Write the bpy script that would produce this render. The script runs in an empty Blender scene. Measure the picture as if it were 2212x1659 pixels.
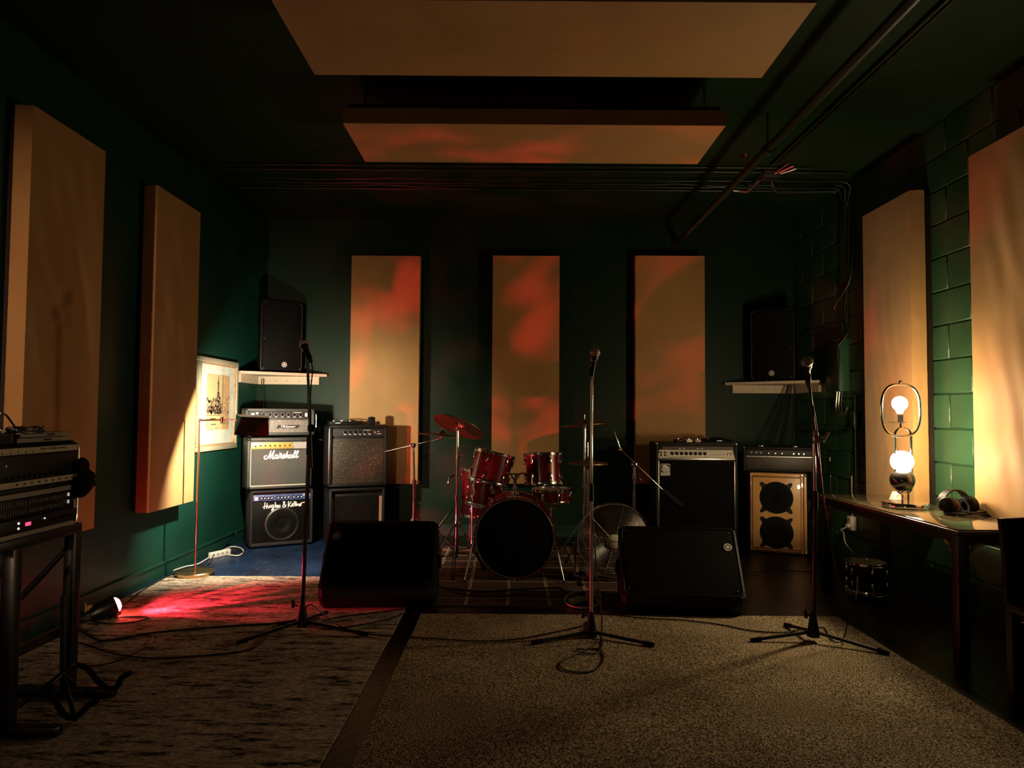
import bpy, bmesh, math, random
from mathutils import Vector as V, Matrix as M, noise as NZ
random.seed(7)
PI = math.pi
SC = bpy.context.scene
COL = SC.collection

# ------------------------------------------------------------------ camera
F = 1534.0
CAMZ = 1.32
PITCH, ROLL = math.radians(2.4), math.radians(0.4)
cd = bpy.data.cameras.new('camera'); cam = bpy.data.objects.new('camera', cd); COL.objects.link(cam)
cd.sensor_width = 36.0; cd.lens = F / 2212 * 36; cd.clip_start = 0.02
RC = (M.Rotation(PI / 2 + PITCH, 3, 'X') @ M.Rotation(ROLL, 3, 'Z'))
cam.matrix_world = M.Translation((0, 0, CAMZ)) @ RC.to_4x4()
SC.camera = cam
# ------------------------------------------------------------------ view, world
SC.view_settings.view_transform = 'Standard'; SC.view_settings.look = 'None'
SC.view_settings.exposure = 0.0; SC.view_settings.gamma = 1.0
SC.view_settings.use_curve_mapping = False
wd = bpy.data.worlds.new('world'); SC.world = wd; wd.use_nodes = True
wd.node_tree.nodes['Background'].inputs[0].default_value = (0.02, 0.02, 0.025, 1)
wd.node_tree.nodes['Background'].inputs[1].default_value = 0.02
SC.cycles.use_denoising = True
SC.cycles.max_bounces = 5; SC.cycles.diffuse_bounces = 3; SC.cycles.glossy_bounces = 3
SC.cycles.use_adaptive_sampling = True; SC.cycles.adaptive_threshold = 0.045; SC.cycles.adaptive_min_samples = 16
SC.cycles.sample_clamp_indirect = 4.0
# a warm lamp standing in the part of the room behind the camera
ld = bpy.data.lights.new('back_room_lamp', 'POINT'); ld.energy = 24; ld.color = (1.0, 0.60, 0.36); ld.shadow_soft_size = 0.09
lo = bpy.data.objects.new('back_room_lamp', ld); COL.objects.link(lo); lo.location = (-1.5, -1.9, 0.95)
# unseen fill spot added behind the camera to brighten the left panel's edge
kd = bpy.data.lights.new('left_panel_fill', 'SPOT'); kd.energy = 600; kd.color = (1.0, 0.60, 0.38); kd.shadow_soft_size = 0.06; kd.spot_size = math.radians(34); kd.spot_blend = 1.0
ko = bpy.data.objects.new('left_panel_fill', kd); COL.objects.link(ko); ko.location = (-2.5, -1.8, 1.75)
ko.rotation_euler = (V((-2.72, 3.8, 1.45)) - V((-2.5, -1.8, 1.75))).to_track_quat('-Z', 'Y').to_euler()
LAMP_L, LAMP_C = 255.0, (1.0, 0.745, 0.44)        # table lamp bulbs
BRASS_L, BRASS_C = 5600.0, (1.0, 0.89, 0.66)      # reading lamp bulb
RED_C = (1.0, 0.03, 0.07); RED_W = 300.0        # red reflector bulb

def ray(px, py):
    return RC @ V(((px - 1106) / F, -(py - 829.5) / F, -1.0))
CP = V((0, 0, CAMZ))
def at(px, py, Y):
    d = ray(px, py); return CP + d * (Y / d.y)
def onx(px, py, X):
    d = ray(px, py); return CP + d * (X / d.x)
def onz(px, py, z=0.0):
    d = ray(px, py); return CP + d * ((z - CAMZ) / d.z)

# ------------------------------------------------------------------ mesh helper
def axis_mat(p, d):
    d = V(d).normalized(); up = V((0, 0, 1)) if abs(d.z) < 0.99 else V((1, 0, 0))
    x = up.cross(d).normalized(); y = d.cross(x)
    m = M((x, y, d)).transposed().to_4x4(); m.translation = V(p); return m

class MB:
    def __init__(s): s.v = []; s.f = []
    def add(s, vs, fs, m=None):
        o = len(s.v)
        s.v += [(m @ V(p)) if m else V(p) for p in vs]
        s.f += [tuple(i + o for i in f) for f in fs]; return s
    def box(s, c, d, m=None, bev=0.0, seg=2):
        if bev > 0:
            bm = bmesh.new(); bmesh.ops.create_cube(bm, size=1.0)
            for v in bm.verts: v.co = V((v.co.x * d[0], v.co.y * d[1], v.co.z * d[2]))
            bmesh.ops.bevel(bm, geom=bm.edges[:], offset=min(bev, min(d) * 0.49), segments=seg, affect='EDGES', profile=0.5)
            bm.verts.index_update()
            vs = [v.co + V(c) for v in bm.verts]; fs = [[v.index for v in f.verts] for f in bm.faces]; bm.free()
            return s.add(vs, fs, m)
        x, y, z = d[0] / 2, d[1] / 2, d[2] / 2
        vs = [V(c) + V(q) for q in ((-x,-y,-z),(x,-y,-z),(x,y,-z),(-x,y,-z),(-x,-y,z),(x,-y,z),(x,y,z),(-x,y,z))]
        return s.add(vs, [(0,3,2,1),(4,5,6,7),(0,1,5,4),(1,2,6,5),(2,3,7,6),(3,0,4,7)], m)
    def b2(s, lo, hi, m=None, bev=0.0):
        return s.box([(a + b) / 2 for a, b in zip(lo, hi)], [abs(b - a) for a, b in zip(lo, hi)], m, bev)
    def cyl(s, p0, p1, r0, r1=None, n=16, cap=True, m=None):
        r1 = r0 if r1 is None else r1
        p0 = V(p0); p1 = V(p1); a = axis_mat(p0, p1 - p0); L = (p1 - p0).length
        vs = []
        for k in range(n):
            t = 2 * PI * k / n; vs.append(a @ V((r0 * math.cos(t), r0 * math.sin(t), 0)))
        for k in range(n):
            t = 2 * PI * k / n; vs.append(a @ V((r1 * math.cos(t), r1 * math.sin(t), L)))
        fs = [(k, (k + 1) % n, n + (k + 1) % n, n + k) for k in range(n)]
        if cap: fs += [tuple(range(n - 1, -1, -1)), tuple(range(n, 2 * n))]
        return s.add(vs, fs, m)
    def lathe(s, prof, m=None, n=24, arc=None):
        vs = []; fs = []; k = len(prof)
        for i in range(n):
            t = 2 * PI * i / n
            for r, z in prof: vs.append(V((r * math.cos(t), r * math.sin(t), z)))
        for i in range(n):
            j = (i + 1) % n
            for q in range(k - 1):
                fs.append((i * k + q, j * k + q, j * k + q + 1, i * k + q + 1))
        return s.add(vs, fs, m)
    def sphere(s, c, r, m=None, n=20, k=12):
        rr = r if hasattr(r, '__len__') else (r, r, r)
        prof = [(math.sin(PI * i / k), -math.cos(PI * i / k)) for i in range(k + 1)]
        mm = M.Translation(V(c)) @ M.Diagonal((rr[0], rr[1], rr[2], 1))
        prof[0] = (1e-4, -1); prof[-1] = (1e-4, 1)
        return s.lathe(prof, (m @ mm) if m else mm, n)
    def tube(s, pts, r, n=8, closed=False, m=None, smooth=0):
        pts = [V(p) for p in pts]
        if smooth: pts = catmull(pts, smooth, closed)
        N = len(pts); vs = []; fs = []; pu = None
        for i in range(N):
            a = pts[i - 1] if (i > 0 or closed) else pts[i]
            b = pts[(i + 1) % N] if (i < N - 1 or closed) else pts[i]
            d = (b - a); d = d.normalized() if d.length > 1e-9 else V((0, 0, 1))
            if pu is None:
                u = V((0, 0, 1)) if abs(d.z) < 0.9 else V((1, 0, 0))
            else: u = pu
            u = (u - d * u.dot(d)); u = u.normalized() if u.length > 1e-6 else V((1, 0, 0)); w = d.cross(u); pu = u
            rr = r[i] if hasattr(r, '__len__') else r
            for k in range(n):
                t = 2 * PI * k / n; vs.append(pts[i] + (u * math.cos(t) + w * math.sin(t)) * rr)
        for i in range(N if closed else N - 1):
            j = (i + 1) % N
            for k in range(n):
                k2 = (k + 1) % n; fs.append((i * n + k, i * n + k2, j * n + k2, j * n + k))
        if not closed: fs += [tuple(range(n - 1, -1, -1)), tuple((N - 1) * n + k for k in range(n))]
        return s.add(vs, fs, m)
    def ring(s, c, ax, R, r, N=32, n=6, m=None):
        a = axis_mat(c, ax)
        return s.tube([a @ V((R * math.cos(2 * PI * i / N), R * math.sin(2 * PI * i / N), 0)) for i in range(N)], r, n, True, m)
    def prism(s, poly, z0, z1, m=None):
        n = len(poly)
        vs = [V((p[0], p[1], z0)) for p in poly] + [V((p[0], p[1], z1)) for p in poly]
        fs = [tuple(range(n - 1, -1, -1)), tuple(range(n, 2 * n))] + [(k, (k + 1) % n, n + (k + 1) % n, n + k) for k in range(n)]
        return s.add(vs, fs, m)
    def build(s, name, mat, parent=None, smooth=True, ang=0.7):
        me = bpy.data.meshes.new(name); me.from_pydata([tuple(v) for v in s.v], [], s.f); me.update()
        bm = bmesh.new(); bm.from_mesh(me); bmesh.ops.recalc_face_normals(bm, faces=bm.faces[:]); bm.to_mesh(me); bm.free()
        if smooth:
            me.shade_smooth(); me.set_sharp_from_angle(angle=ang)
        me.materials.append(mat)
        o = bpy.data.objects.new(name, me); COL.objects.link(o)
        if parent: o.parent = parent
        return o

def catmull(p, k, closed=False):
    out = []; n = len(p)
    for i in range(n if closed else n - 1):
        if closed: a, b, c, d = p[i - 1], p[i], p[(i + 1) % n], p[(i + 2) % n]
        else: a, b, c, d = p[max(i - 1, 0)], p[i], p[i + 1], p[min(i + 2, n - 1)]
        for j in range(k):
            t = j / k
            out.append(0.5 * ((2 * b) + (c - a) * t + (2 * a - 5 * b + 4 * c - d) * t * t + (3 * b - a - 3 * c + d) * t ** 3))
    if not closed: out.append(p[-1])
    return out

def tag(o, label, cat, group=None, kind=None):
    if label: o['label'] = label
    if cat: o['category'] = cat
    if group: o['group'] = group
    if kind: o['kind'] = kind
    return o
def thing(name, label, cat, loc=(0, 0, 0), rz=0.0, group=None):
    o = bpy.data.objects.new(name, None); COL.objects.link(o); o.empty_display_size = 0.1
    o.location = loc; o.rotation_euler = (0, 0, rz)
    return tag(o, label, cat, group)
def struct(o): o['kind'] = 'structure'; return o
def copypart(o, parent, name=None):
    c = o.copy(); COL.objects.link(c); c.parent = parent; return c

def text_mb(txt, size, shear=0.0, ext=0.001, sx=1.0):
    cu = bpy.data.curves.new('lettering', 'FONT'); cu.body = txt; cu.size = size; cu.shear = shear; cu.extrude = ext
    cu.align_x = 'CENTER'; cu.align_y = 'CENTER'; cu.resolution_u = 3
    o = bpy.data.objects.new('lettering', cu); COL.objects.link(o)
    dg = bpy.context.evaluated_depsgraph_get(); dg.update()
    me = bpy.data.meshes.new_from_object(o.evaluated_get(dg))
    mb = MB(); mb.add([(v.co.x * sx, v.co.y, v.co.z) for v in me.vertices], [tuple(p.vertices) for p in me.polygons])
    bpy.data.objects.remove(o); bpy.data.meshes.remove(me); bpy.data.curves.remove(cu)
    return mb
# matrix that stands an XY drawing up on a face looking along -Y (x right, y up)
UP = M.Rotation(PI / 2, 4, 'X')
def face_at(x, y, z): return M.Translation((x, y, z)) @ UP

# ------------------------------------------------------------------ materials
def new_mat(name):
    m = bpy.data.materials.new(name); m.use_nodes = True
    nt = m.node_tree; return m, nt, nt.nodes['Principled BSDF']
def lk(nt, a, b): nt.links.new(a, b)
def coords(nt, scale=(1, 1, 1), kind='Object'):
    tc = nt.nodes.new('ShaderNodeTexCoord'); mp = nt.nodes.new('ShaderNodeMapping')
    mp.inputs['Scale'].default_value = scale; lk(nt, tc.outputs[kind], mp.inputs[0]); return mp.outputs[0]
def noise_n(nt, vec, scale, detail=4, rough=0.6):
    n = nt.nodes.new('ShaderNodeTexNoise'); n.inputs['Scale'].default_value = scale
    n.inputs['Detail'].default_value = detail; n.inputs['Roughness'].default_value = rough
    lk(nt, vec, n.inputs['Vector']); return n.outputs['Fac']
def ramp(nt, fac, stops):
    r = nt.nodes.new('ShaderNodeValToRGB'); e = r.color_ramp.elements
    while len(e) < len(stops): e.new(0.5)
    for k, (p, c) in enumerate(stops):
        e[k].position = p; e[k].color = (*c, 1) if len(c) == 3 else c
    lk(nt, fac, r.inputs[0]); return r.outputs[0]
def bump(nt, bs, h, strength=0.3, dist=0.01):
    b = nt.nodes.new('ShaderNodeBump'); b.inputs['Strength'].default_value = strength; b.inputs['Distance'].default_value = dist
    lk(nt, h, b.inputs['Height']); lk(nt, b.outputs[0], bs.inputs['Normal']); return b
def mix(nt, fac, a, b, mode='MIX'):
    n = nt.nodes.new('ShaderNodeMix'); n.data_type = 'RGBA'; n.blend_type = mode
    if isinstance(fac, float): n.inputs[0].default_value = fac
    else: lk(nt, fac, n.inputs[0])
    for i, c in ((6, a), (7, b)):
        if isinstance(c, tuple): n.inputs[i].default_value = (*c, 1)
        else: lk(nt, c, n.inputs[i])
    return n.outputs[2]
def plain(name, c, rough=0.5, metal=0.0, nscale=0, namt=0.15, bscale=0, bstr=0.2, bdist=0.002, coat=0.0, spec=0.5, kind='Object'):
    m, nt, b = new_mat(name)
    b.inputs['Roughness'].default_value = rough; b.inputs['Metallic'].default_value = metal
    b.inputs['Coat Weight'].default_value = coat; b.inputs['Coat Roughness'].default_value = 0.08
    b.inputs['Specular IOR Level'].default_value = spec
    vec = coords(nt, kind=kind)
    n = noise_n(nt, vec, nscale or 6.0, 4)
    lo = tuple(x * (1 - namt) for x in c); hi = tuple(min(1, x * (1 + namt)) for x in c)
    lk(nt, ramp(nt, n, [(0.3, lo), (0.7, hi)]), b.inputs['Base Color'])
    if bscale: bump(nt, b, noise_n(nt, vec, bscale, 3), bstr, bdist)
    return m
def emit(name, c, s):
    m, nt, b = new_mat(name); b.inputs['Base Color'].default_value = (*c, 1)
    b.inputs['Emission Color'].default_value = (*c, 1); b.inputs['Emission Strength'].default_value = s
    b.inputs['Roughness'].default_value = 0.3
    return m

def paint_green(name, c, rough, spec=0.4):
    m, nt, b = new_mat(name); vec = coords(nt)
    n1 = noise_n(nt, vec, 1.6, 5); n2 = noise_n(nt, vec, 55, 2)
    col = ramp(nt, n1, [(0.3, tuple(x * 0.75 for x in c)), (0.7, tuple(x * 1.2 for x in c))])
    spk = noise_n(nt, vec, 90, 1, 0.3); sm = ramp(nt, spk, [(0.77, (0, 0, 0)), (0.80, (1, 1, 1))])
    col = mix(nt, sm, col, tuple(min(1, x * 2.6 + 0.03) for x in c))
    lk(nt, col, b.inputs['Base Color']); b.inputs['Roughness'].default_value = rough; b.inputs['Specular IOR Level'].default_value = spec
    bump(nt, b, n2, 0.12, 0.004)
    return m
MT = {}
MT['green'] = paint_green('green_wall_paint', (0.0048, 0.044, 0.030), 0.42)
MT['green_dimmed'] = paint_green('green_wall_paint_dimmed', (0.0038, 0.021, 0.0095), 0.5, 0.2)  # same paint as the left wall, darkened to stand in for dimmer light
MT['green_block'] = paint_green('green_block_paint', (0.020, 0.068, 0.032), 0.38)
MT['green_dark'] = paint_green('dark_green_ceiling_paint', (0.008, 0.025, 0.009), 0.6, 0.1)
MT['pipe_green'] = plain('green_painted_metal', (0.007, 0.020, 0.009), 0.36, 0.0, 9, 0.3)

def floor_mat():
    m, nt, b = new_mat('blue_painted_concrete'); vec = coords(nt)
    n1 = noise_n(nt, vec, 2.2, 6); v2 = coords(nt, (1, 2.2, 1)); n2 = noise_n(nt, v2, 26, 5, 0.7)
    col = ramp(nt, n1, [(0.3, (0.003, 0.006, 0.016)), (0.7, (0.010, 0.026, 0.07))])
    sm = ramp(nt, n2, [(0.60, (0, 0, 0)), (0.70, (0.5, 0.5, 0.5))])
    col = mix(nt, sm, col, (0.10, 0.135, 0.20))
    v3 = nt.nodes.new('ShaderNodeTexVoronoi'); v3.inputs['Scale'].default_value = 17; lk(nt, vec, v3.inputs['Vector'])
    s3 = ramp(nt, v3.outputs['Distance'], [(0.055, (1, 1, 1)), (0.085, (0, 0, 0))])
    col = mix(nt, s3, col, (0.42, 0.44, 0.46))
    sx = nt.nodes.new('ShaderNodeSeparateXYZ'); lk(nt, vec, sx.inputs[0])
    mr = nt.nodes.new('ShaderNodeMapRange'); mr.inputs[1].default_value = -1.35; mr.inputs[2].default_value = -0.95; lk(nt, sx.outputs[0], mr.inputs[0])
    shaded_floor = mix(nt, s3, ramp(nt, n1, [(0.3, (0.004, 0.0036, 0.003)), (0.7, (0.010, 0.008, 0.0065))]), (0.12, 0.115, 0.10))  # near-black base paints in the shade where lamp light leaves the blue floor
    col = mix(nt, mr.outputs[0], col, shaded_floor)
    b.inputs['Specular IOR Level'].default_value = 0.3
    lk(nt, col, b.inputs['Base Color'])
    rr = ramp(nt, n2, [(0.3, (0.22,) * 3), (0.7, (0.5,) * 3)]); lk(nt, rr, b.inputs['Roughness'])
    bump(nt, b, noise_n(nt, vec, 12, 4), 0.15, 0.006)
    return m
MT['floor'] = floor_mat()

def fabric_mat():
    m, nt, b = new_mat('tan_burlap_fabric'); vec = coords(nt)
    n1 = noise_n(nt, vec, 1.7, 4); n2 = noise_n(nt, vec, 240, 2)
    col = ramp(nt, n1, [(0.3, (0.365, 0.20, 0.066)), (0.7, (0.45, 0.258, 0.094))])
    lk(nt, col, b.inputs['Base Color']); b.inputs['Roughness'].default_value = 0.62
    b.inputs['Sheen Weight'].default_value = 0.15; b.inputs['Specular IOR Level'].default_value = 0.3
    bump(nt, b, n2, 0.25, 0.0015)
    return m
MT['fabric'] = fabric_mat()

def rug_mat():
    m, nt, b = new_mat('distressed_rug_pile'); vec = coords(nt)
    vs = coords(nt, (1.0, 4.5, 1)); n1 = noise_n(nt, vs, 4.2, 9, 0.78); n2 = noise_n(nt, vec, 1.3, 4)
    vs2 = coords(nt, (1.0, 2.6, 1)); n3 = noise_n(nt, vs2, 30, 4, 0.75)
    base = ramp(nt, n2, [(0.3, (0.22, 0.16, 0.105)), (0.7, (0.32, 0.24, 0.165))])
    light = mix(nt, ramp(nt, n3, [(0.42, (0, 0, 0)), (0.60, (1, 1, 1))]), base, (0.74, 0.65, 0.51))
    wear = nt.nodes.new('ShaderNodeMath'); wear.operation = 'MULTIPLY_ADD'; wear.inputs[1].default_value = 0.5; lk(nt, n3, wear.inputs[0])
    lk(nt, n1, wear.inputs[2])
    dark = ramp(nt, wear.outputs[0], [(0.775, (0, 0, 0)), (0.83, (1, 1, 1))])
    lk(nt, mix(nt, dark, light, (0.022, 0.019, 0.018)), b.inputs['Base Color'])
    b.inputs['Roughness'].default_value = 0.9; b.inputs['Specular IOR Level'].default_value = 0.1
    bump(nt, b, n3, 0.5, 0.004)
    return m
MT['rug'] = rug_mat()
def carpet_mat():
    m, nt, b = new_mat('beige_cut_pile_carpet'); vec = coords(nt)
    n1 = noise_n(nt, vec, 135, 2, 0.7); n2 = noise_n(nt, vec, 1.8, 5); n4 = noise_n(nt, vec, 9, 4)
    base = ramp(nt, n2, [(0.3, (0.28, 0.215, 0.13)), (0.7, (0.48, 0.39, 0.25))])
    sp = ramp(nt, n1, [(0.38, (0.06,) * 3), (0.50, (0.7,) * 3), (0.64, (2.1,) * 3)])
    col = mix(nt, 1.0, base, sp, 'MULTIPLY')
    st = ramp(nt, n4, [(0.72, (0, 0, 0)), (0.78, (1, 1, 1))])
    col = mix(nt, st, col, (0.05, 0.04, 0.03))
    lk(nt, col, b.inputs['Base Color']); b.inputs['Roughness'].default_value = 0.95; b.inputs['Specular IOR Level'].default_value = 0.05
    bump(nt, b, n1, 0.7, 0.004)
    return m
MT['carpet'] = carpet_mat()
def plaid_mat():
    m, nt, b = new_mat('brown_striped_drum_rug'); vec = coords(nt)
    n1 = noise_n(nt, vec, 60, 3); lk(nt, ramp(nt, n1, [(0.3, (0.035, 0.016, 0.008)), (0.7, (0.085, 0.042, 0.02))]), b.inputs['Base Color'])
    b.inputs['Roughness'].default_value = 0.95; bump(nt, b, n1, 0.5, 0.003)
    return m
MT['plaid'] = plaid_mat()
MT['stripe'] = plain('cream_rug_stripe', (0.30, 0.24, 0.155), 0.9, 0, 60, 0.35, 90, 0.5)
MT['black'] = plain('black_plastic', (0.0035, 0.0035, 0.004), 0.5, 0, 40, 0.2, spec=.25)
MT['black_matte'] = plain('black_rubber', (0.0035, 0.0035, 0.0035), 0.8, 0, 40, 0.2, spec=.2)
MT['black_metal'] = plain('black_coated_metal', (0.005, 0.005, 0.0055), 0.36, 0.0, 30, 0.2)
MT['tolex'] = plain('black_tolex', (0.005, 0.005, 0.0045), 0.55, 0, 60, 0.3, 220, 0.6, 0.002, spec=.3)
MT['tolex_grey'] = plain('worn_grey_tolex', (0.034, 0.038, 0.033), 0.5, 0, 40, 0.35, 220, 0.7, 0.002)
MT['carpet_black'] = plain('scuffed_black_carpet', (0.009, 0.009, 0.010), 0.85, 0, 45, 0.6, 120, 0.8, 0.003)
MT['grille_black'] = plain('black_grille_cloth', (0.0022, 0.0020, 0.0018), 0.85, 0, 90, 0.3, 300, 0.4, spec=.12)
MT['grille_grey'] = plain('grey_grille_cloth', (0.060, 0.060, 0.053), 0.85, 0, 120, 0.2, 300, 0.4)
def sparkle(name, c, s, amt):
    m, nt, b = new_mat(name); vec = coords(nt)
    v = nt.nodes.new('ShaderNodeTexVoronoi'); v.inputs['Scale'].default_value = 230; lk(nt, vec, v.inputs['Vector'])
    k = ramp(nt, v.outputs['Color'], [(amt, (0, 0, 0)), (amt + 0.06, (1, 1, 1))])
    n1 = noise_n(nt, vec, 150, 2)
    base = ramp(nt, n1, [(0.35, tuple(x * 0.6 for x in c)), (0.65, tuple(min(1, x * 1.35) for x in c))])
    lk(nt, mix(nt, k, base, s), b.inputs['Base Color']); b.inputs['Roughness'].default_value = 0.5
    bump(nt, b, n1, 0.4, 0.001)
    return m
MT['silver_sparkle'] = sparkle('silver_sparkle_grille', (0.17, 0.158, 0.136), (0.45, 0.42, 0.37), 0.80)
MT['brown_sparkle'] = sparkle('brown_sparkle_grille', (0.024, 0.017, 0.010), (0.45, 0.32, 0.2), 0.84)
MT['dark_sparkle'] = sparkle('dark_brown_sparkle_grille', (0.028, 0.021, 0.014), (0.16, 0.12, 0.085), 0.78)
def perf(name):
    m, nt, b = new_mat(name); vec = coords(nt)
    v = nt.nodes.new('ShaderNodeTexVoronoi'); v.inputs['Scale'].default_value = 190; v.inputs['Randomness'].default_value = 0.0; lk(nt, vec, v.inputs['Vector'])
    k = ramp(nt, v.outputs['Distance'], [(0.28, (0.001, 0.001, 0.001)), (0.40, (0.004, 0.0038, 0.0035))])
    lk(nt, k, b.inputs['Base Color']); b.inputs['Roughness'].default_value = 0.6; b.inputs['Specular IOR Level'].default_value = 0.1
    return m
MT['perf'] = perf('perforated_black_steel')
MT['chrome'] = plain('chrome', (0.78, 0.77, 0.75), 0.14, 1.0, 20, 0.06)
MT['chrome_dull'] = plain('dull_chrome', (0.55, 0.54, 0.52), 0.28, 1.0, 20, 0.1)
MT['steel'] = plain('brushed_steel', (0.5, 0.49, 0.47), 0.32, 1.0, 60, 0.15)
MT['brass'] = plain('brushed_brass', (0.62, 0.42, 0.20), 0.30, 1.0, 30, 0.12)
MT['copper'] = plain('copper_brass_pole', (0.66, 0.40, 0.25), 0.25, 1.0, 30, 0.1)
MT['shade_brass'] = plain('dark_bronze_shade', (0.010, 0.006, 0.0025), 0.10, 0.0, 14, 0.2, spec=.5)
MT['shade_white'] = plain('cream_shade_lining', (0.72, 0.68, 0.55), 0.5)
MT['cymbal'] = plain('bronze_cymbal', (0.55, 0.36, 0.16), 0.42, 1.0, 30, 0.1)
MT['gold'] = plain('gold_panel', (0.62, 0.46, 0.14), 0.42, 0.55, 30, 0.1)
MT['silver_panel'] = plain('silver_control_panel', (0.62, 0.585, 0.50), 0.45, 0.15, 30, 0.06)
MT['blue_panel'] = plain('blue_control_panel', (0.10, 0.13, 0.30), 0.35, 0.3, 14, 0.4)
MT['blue_sticker'] = plain('blue_sticker', (0.02, 0.16, 0.42), 0.4)
MT['white'] = plain('white_plastic', (0.72, 0.71, 0.66), 0.4)
MT['offwhite'] = plain('cream_plastic', (0.62, 0.57, 0.45), 0.5)
MT['print_black'] = plain('black_print', (0.012, 0.012, 0.012), 0.6)
MT['white_print'] = plain('white_lettering', (0.86, 0.85, 0.82), 0.5)
MT['tape'] = plain('silver_duct_tape', (0.45, 0.45, 0.43), 0.35, 0.4, 30, 0.15, 20, 0.6, 0.01)
MT['labeltape'] = plain('masking_tape', (0.55, 0.47, 0.33), 0.7, 0, 30, 0.15)
def wood(name, c1, c2, rough=0.35, coat=0.3, sc=(1, 12, 1), s=3.0, kind='Object'):
    m, nt, b = new_mat(name); vec = coords(nt, sc, kind); n = noise_n(nt, vec, s, 6, 0.6)
    lk(nt, ramp(nt, n, [(0.3, c1), (0.7, c2)]), b.inputs['Base Color'])
    b.inputs['Roughness'].default_value = rough; b.inputs['Coat Weight'].default_value = coat
    return m
MT['maple'] = wood('honey_maple_veneer', (0.52, 0.27, 0.085), (0.66, 0.37, 0.13), 0.35, 0.3, (8, 8, 1), 2.5)
MT['maple_edge'] = wood('reddish_wood_moulding', (0.33, 0.12, 0.05), (0.46, 0.19, 0.08), 0.35, 0.3)
MT['ply'] = wood('pale_plywood', (0.55, 0.44, 0.32), (0.66, 0.55, 0.42), 0.6, 0.0)
MT['strip_wood'] = wood('tan_wood_strip', (0.36, 0.2, 0.11), (0.46, 0.27, 0.16), 0.5, 0.1)
MT['dark_wood'] = wood('dark_stained_wood', (0.011, 0.0055, 0.0035), (0.022, 0.011, 0.0065), 0.4, 0.12)
MT['table_wood'] = wood('dark_oak_table_wood', (0.075, 0.042, 0.018), (0.12, 0.07, 0.032), 0.4, 0.2)
MT['bracket'] = plain('antique_gold_bracket', (0.42, 0.33, 0.17), 0.45, 0.3, 30, 0.2)
def drum_red():
    m, nt, b = new_mat('wine_red_drum_lacquer'); vec = coords(nt)
    n = noise_n(nt, vec, 6, 3); lk(nt, ramp(nt, n, [(0.3, (0.085, 0.002, 0.006)), (0.7, (0.12, 0.003, 0.009))]), b.inputs['Base Color'])
    b.inputs['Metallic'].default_value = 0.25; b.inputs['Roughness'].default_value = 0.28; b.inputs['Coat Weight'].default_value = 0.8
    b.inputs['Coat Roughness'].default_value = 0.05
    return m
MT['drum'] = drum_red()
MT['head'] = plain('clear_drum_head', (0.42, 0.38, 0.32), 0.4, 0, 20, 0.1)
MT['head_black'] = plain('black_drum_head', (0.0014, 0.0014, 0.0014), 0.6, 0, 20, 0.1, spec=.12)
def glass_mat(name, c, rough=0.02):
    m, nt, b = new_mat(name); b.inputs['Base Color'].default_value = (*c, 1); b.inputs['Roughness'].default_value = rough
    b.inputs['Transmission Weight'].default_value = 1.0; b.inputs['IOR'].default_value = 1.45
    return m
def thin_glass(name, tint=(0.97, 0.98, 0.97)):
    m = bpy.data.materials.new(name); m.use_nodes = True; nt = m.node_tree
    for n in list(nt.nodes): nt.nodes.remove(n)
    o = nt.nodes.new('ShaderNodeOutputMaterial'); t = nt.nodes.new('ShaderNodeBsdfTransparent'); g = nt.nodes.new('ShaderNodeBsdfGlossy')
    t.inputs[0].default_value = (*tint, 1); g.inputs['Roughness'].default_value = 0.03
    fr = nt.nodes.new('ShaderNodeLayerWeight'); fr.inputs[0].default_value = 0.12; mx = nt.nodes.new('ShaderNodeMixShader')
    fm_ = nt.nodes.new('ShaderNodeMath'); fm_.operation = 'MULTIPLY'; fm_.inputs[1].default_value = 0.25; lk(nt, fr.outputs['Facing'], fm_.inputs[0]); lk(nt, fm_.outputs[0], mx.inputs[0]); lk(nt, t.outputs[0], mx.inputs[1]); lk(nt, g.outputs[0], mx.inputs[2]); lk(nt, mx.outputs[0], o.inputs[0])
    return m
MT['pane'] = thin_glass('picture_glass')
MT['table_glass'] = plain('table_glass_over_wood', (0.11, 0.085, 0.045), 0.06, 0, 12, 0.25, coat=0.6)
MT['smoke_chrome'] = plain('smoked_mirror_globe', (0.16, 0.15, 0.14), 0.12, 0.9)
MT['warm_bulb'] = emit('lit_warm_bulb', LAMP_C, LAMP_L)
MT['brass_bulb'] = emit('lit_reading_bulb', BRASS_C, BRASS_L)
MT['red_bulb'] = emit('lit_red_bulb', (1.0, 0.055, 0.05), 60.0)
MT['led_red'] = emit('red_led_digits', (1.0, 0.05, 0.15), 2.5)
MT['led_white'] = emit('white_led', (1.0, 0.85, 0.85), 3.0)
MT['led_dim'] = emit('dim_red_indicator', (0.5, 0.1, 0.12), 0.25)
MT['led_soft'] = emit('soft_white_indicator', (0.9, 0.85, 0.8), 0.5)
MT['cable'] = plain('black_cable', (0.008, 0.008, 0.008), 0.38, 0, 40, 0.2)
MT['cable_white'] = plain('white_cable', (0.66, 0.63, 0.55), 0.5)
MT['paper_white'] = plain('white_picture_mat', (0.85, 0.85, 0.80), 0.8)
MT['frame_gilt'] = plain('pale_gilt_frame', (0.52, 0.47, 0.33), 0.45, 0.25, 60, 0.2, 60, 0.4)
MT['print_sky'] = plain('sepia_print_paper', (0.72, 0.55, 0.30), 0.8, 0, 9, 0.12)
MT['sepia_dark'] = plain('sepia_ink_dark', (0.14, 0.09, 0.075), 0.8, 0, 30, 0.3)
MT['sepia_mid'] = plain('sepia_ink_mid', (0.45, 0.26, 0.14), 0.8, 0, 30, 0.3)
MT['sepia_tan'] = plain('orange_tint_print', (0.72, 0.42, 0.22), 0.8, 0, 12, 0.15)
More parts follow.
